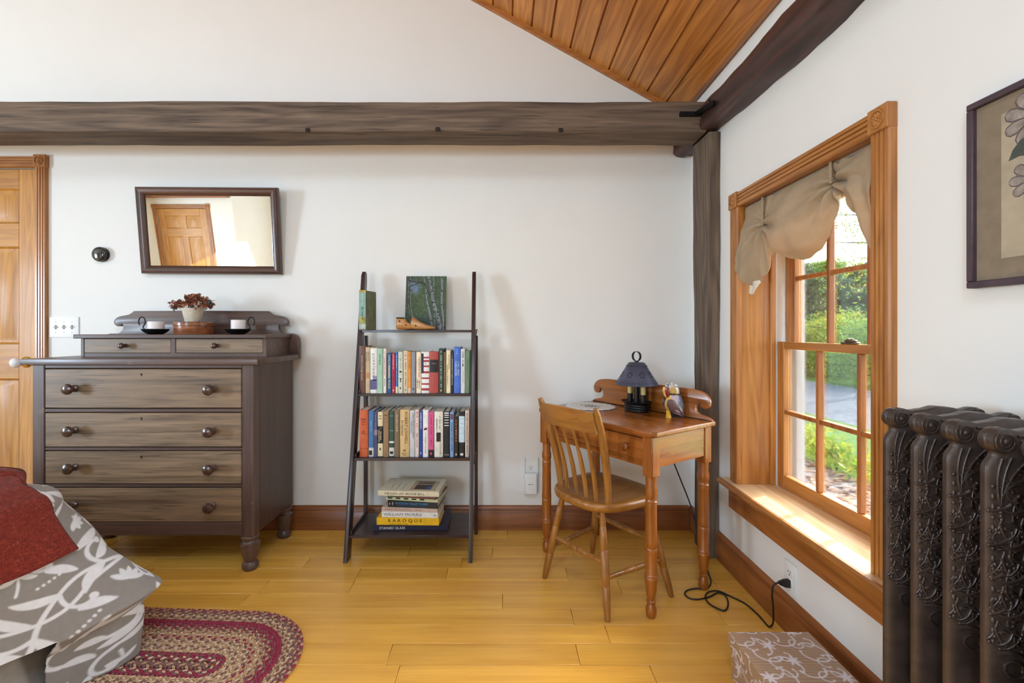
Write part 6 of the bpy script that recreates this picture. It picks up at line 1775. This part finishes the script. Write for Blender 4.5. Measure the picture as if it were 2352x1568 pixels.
def cloth(name, ts, qs, off, colfn, mat, root, thick, hemfn=None, post=None):
    NU, NV = len(ts), len(qs); V = []; C = []
    for t in ts:
        for q in qs:
            qq = q
            V.append((post(t, q, drape(t, qq, off)) if post else drape(t, qq, off)) - root.location); C.append(colfn(t, qq))
    Fc = [(i*NV+j, (i+1)*NV+j, (i+1)*NV+j+1, i*NV+j+1) for i in range(NU-1) for j in range(NV-1) if not hemfn or qs[j+1] <= hemfn(ts[i])]
    me = bpy.data.meshes.new(name); me.from_pydata([tuple(v) for v in V], [], Fc); me.update()
    set_vcol(me, np.array(C)); o = obj(name, me, mat, root, ang=180)
    md = o.modifiers.new('thick', 'SOLIDIFY'); md.thickness = thick; md.offset = 0
    return o
DUV = vcol('duvet_cotton', .85, .35, 900, .15, 0, .04)
gg, ww = np.array(rgb((140, 133, 126))), np.array(rgb((222, 221, 222)))
def duv_col(t, q):
    x = t + .75; y = q + 1.02
    m = GP.at([x], [y])[0]; return gg*(1-m) + ww*m
def hem(t):       # how far each strip hangs, relative to .78 m
    return .445 + .335*(1-sstep(.165, .195, t))
du = thing('duvet', 'grey duvet with white scrolling vines hanging over the bed foot', 'duvet', (-1.6, 1.0, ZB))
ts = list(np.arange(-.60, -.12, .012)) + list(np.arange(-.12, .50, .0019)) + list(np.arange(.50, 1.10, .012)); qs = list(np.arange(-.75, -.16, .010)) + list(np.arange(-.16, .781, .0020))
cloth('cover', ts, qs, .006, duv_col, DUV, du, .006, hem)
THR = NT('red_throw_wool'); _v = THR.coord((1, 1, 1), False)
_w1 = THR.noise(THR.coord((60, 420, 60), False), 1.0, 3, .7); _w2 = THR.noise(THR.coord((60, 60, 420), False), 1.0, 3, .7)
_f = THR.math('ADD', THR.math('MULTIPLY', _w1, .5), THR.math('MULTIPLY', _w2, .5))
THR.l(THR.ramp(_f, [(.32, (70, 18, 9)), (.50, (120, 34, 19)), (.60, (146, 52, 30)), (.68, (196, 126, 92))]), THR.p.inputs['Base Color'])
THR.p.inputs['Roughness'].default_value = .95; THR.p.inputs['Sheen Weight'].default_value = .05; THR.bump(_f, .8, .004)
th = thing('throw_blanket', 'rust red woven throw folded over the end of the bed', 'blanket', (-1.7, 1.0, ZB))
ts2 = list(np.arange(.075, 1.25, .010)); qs2 = list(np.arange(-.60, 0, .012)) + list(np.arange(0, .24, .008))
cloth('weave', ts2, qs2, .026, lambda t, q: (1, 1, 1, 1), THR.m, th, .010, None, lambda t, q, p: p + Vector((0, .125*sstep(.02, -.16, q)*math.exp(-(t-.075)/.25), 0)))

# ------------------------------------------------------------------ braided rug
rg = thing('braided_rug', 'oval braided rug in crimson, mauve and tan on the floor by the bed', 'rug', (-1.36, 1.545, .0005), R(-3))
CRI, TAN, MAU, LIT = plain('braid_crimson', (146, 44, 66), .95, var=.2, nscale=150), plain('braid_tan', (182, 146, 110), .95, var=.2, nscale=150), plain('braid_mauve', (126, 88, 82), .95, var=.2, nscale=150), plain('braid_light', (208, 180, 148), .95, var=.15, nscale=150)
ring_cols = [(2, 1, 2), (2, 3, 0), (0, 0, 2), (1, 1, 3), (1, 3, 2), (3, 1, 1), (1, 2, 3), (0, 1, 1), (1, 1, 3), (1, 2, 1), (2, 0, 1), (0, 0, 2), (0, 0, 0), (2, 1, 1), (1, 3, 2), (2, 1, 2), (2, 0, 1)]
HL = .37; pit = .0172
for ri, rc in enumerate(ring_cols):
    r = .004 + pit*(ri+.5) if ri else .006
    per = 4*HL + 2*math.pi*r; st_ = .0150; n = int(per/st_); st_ = per/n
    b = MB(); k = 0
    for i in range(n*2):
        s = (i*.5)*st_ % per; side = 1 if i % 2 else -1
        if s < 2*HL: p = Vector((-HL+s, r)); a = 0
        elif s < 2*HL+math.pi*r: a = -(s-2*HL)/r; p = Vector((HL + r*math.sin(-a), r*math.cos(a)))
        elif s < 4*HL+math.pi*r: p = Vector((HL-(s-2*HL-math.pi*r), -r)); a = math.pi
        else: a = math.pi-(s-4*HL-math.pi*r)/r; p = Vector((-HL + r*math.sin(-a), r*math.cos(a)))
        M = Matrix.Translation((p.x, p.y, .0062)) @ Matrix.Rotation(a, 4, 'Z') @ Matrix.Translation((0, side*pit*.235, 0)) @ Matrix.Rotation(-side*.48, 4, 'Z')
        b.mi = rc[i % 3]
        b.ell((0, 0, 0), (.0118, .0052, .0058), 7, 4, M=M)
    b.build('braid', [CRI, TAN, MAU, LIT], rg, ang=180)
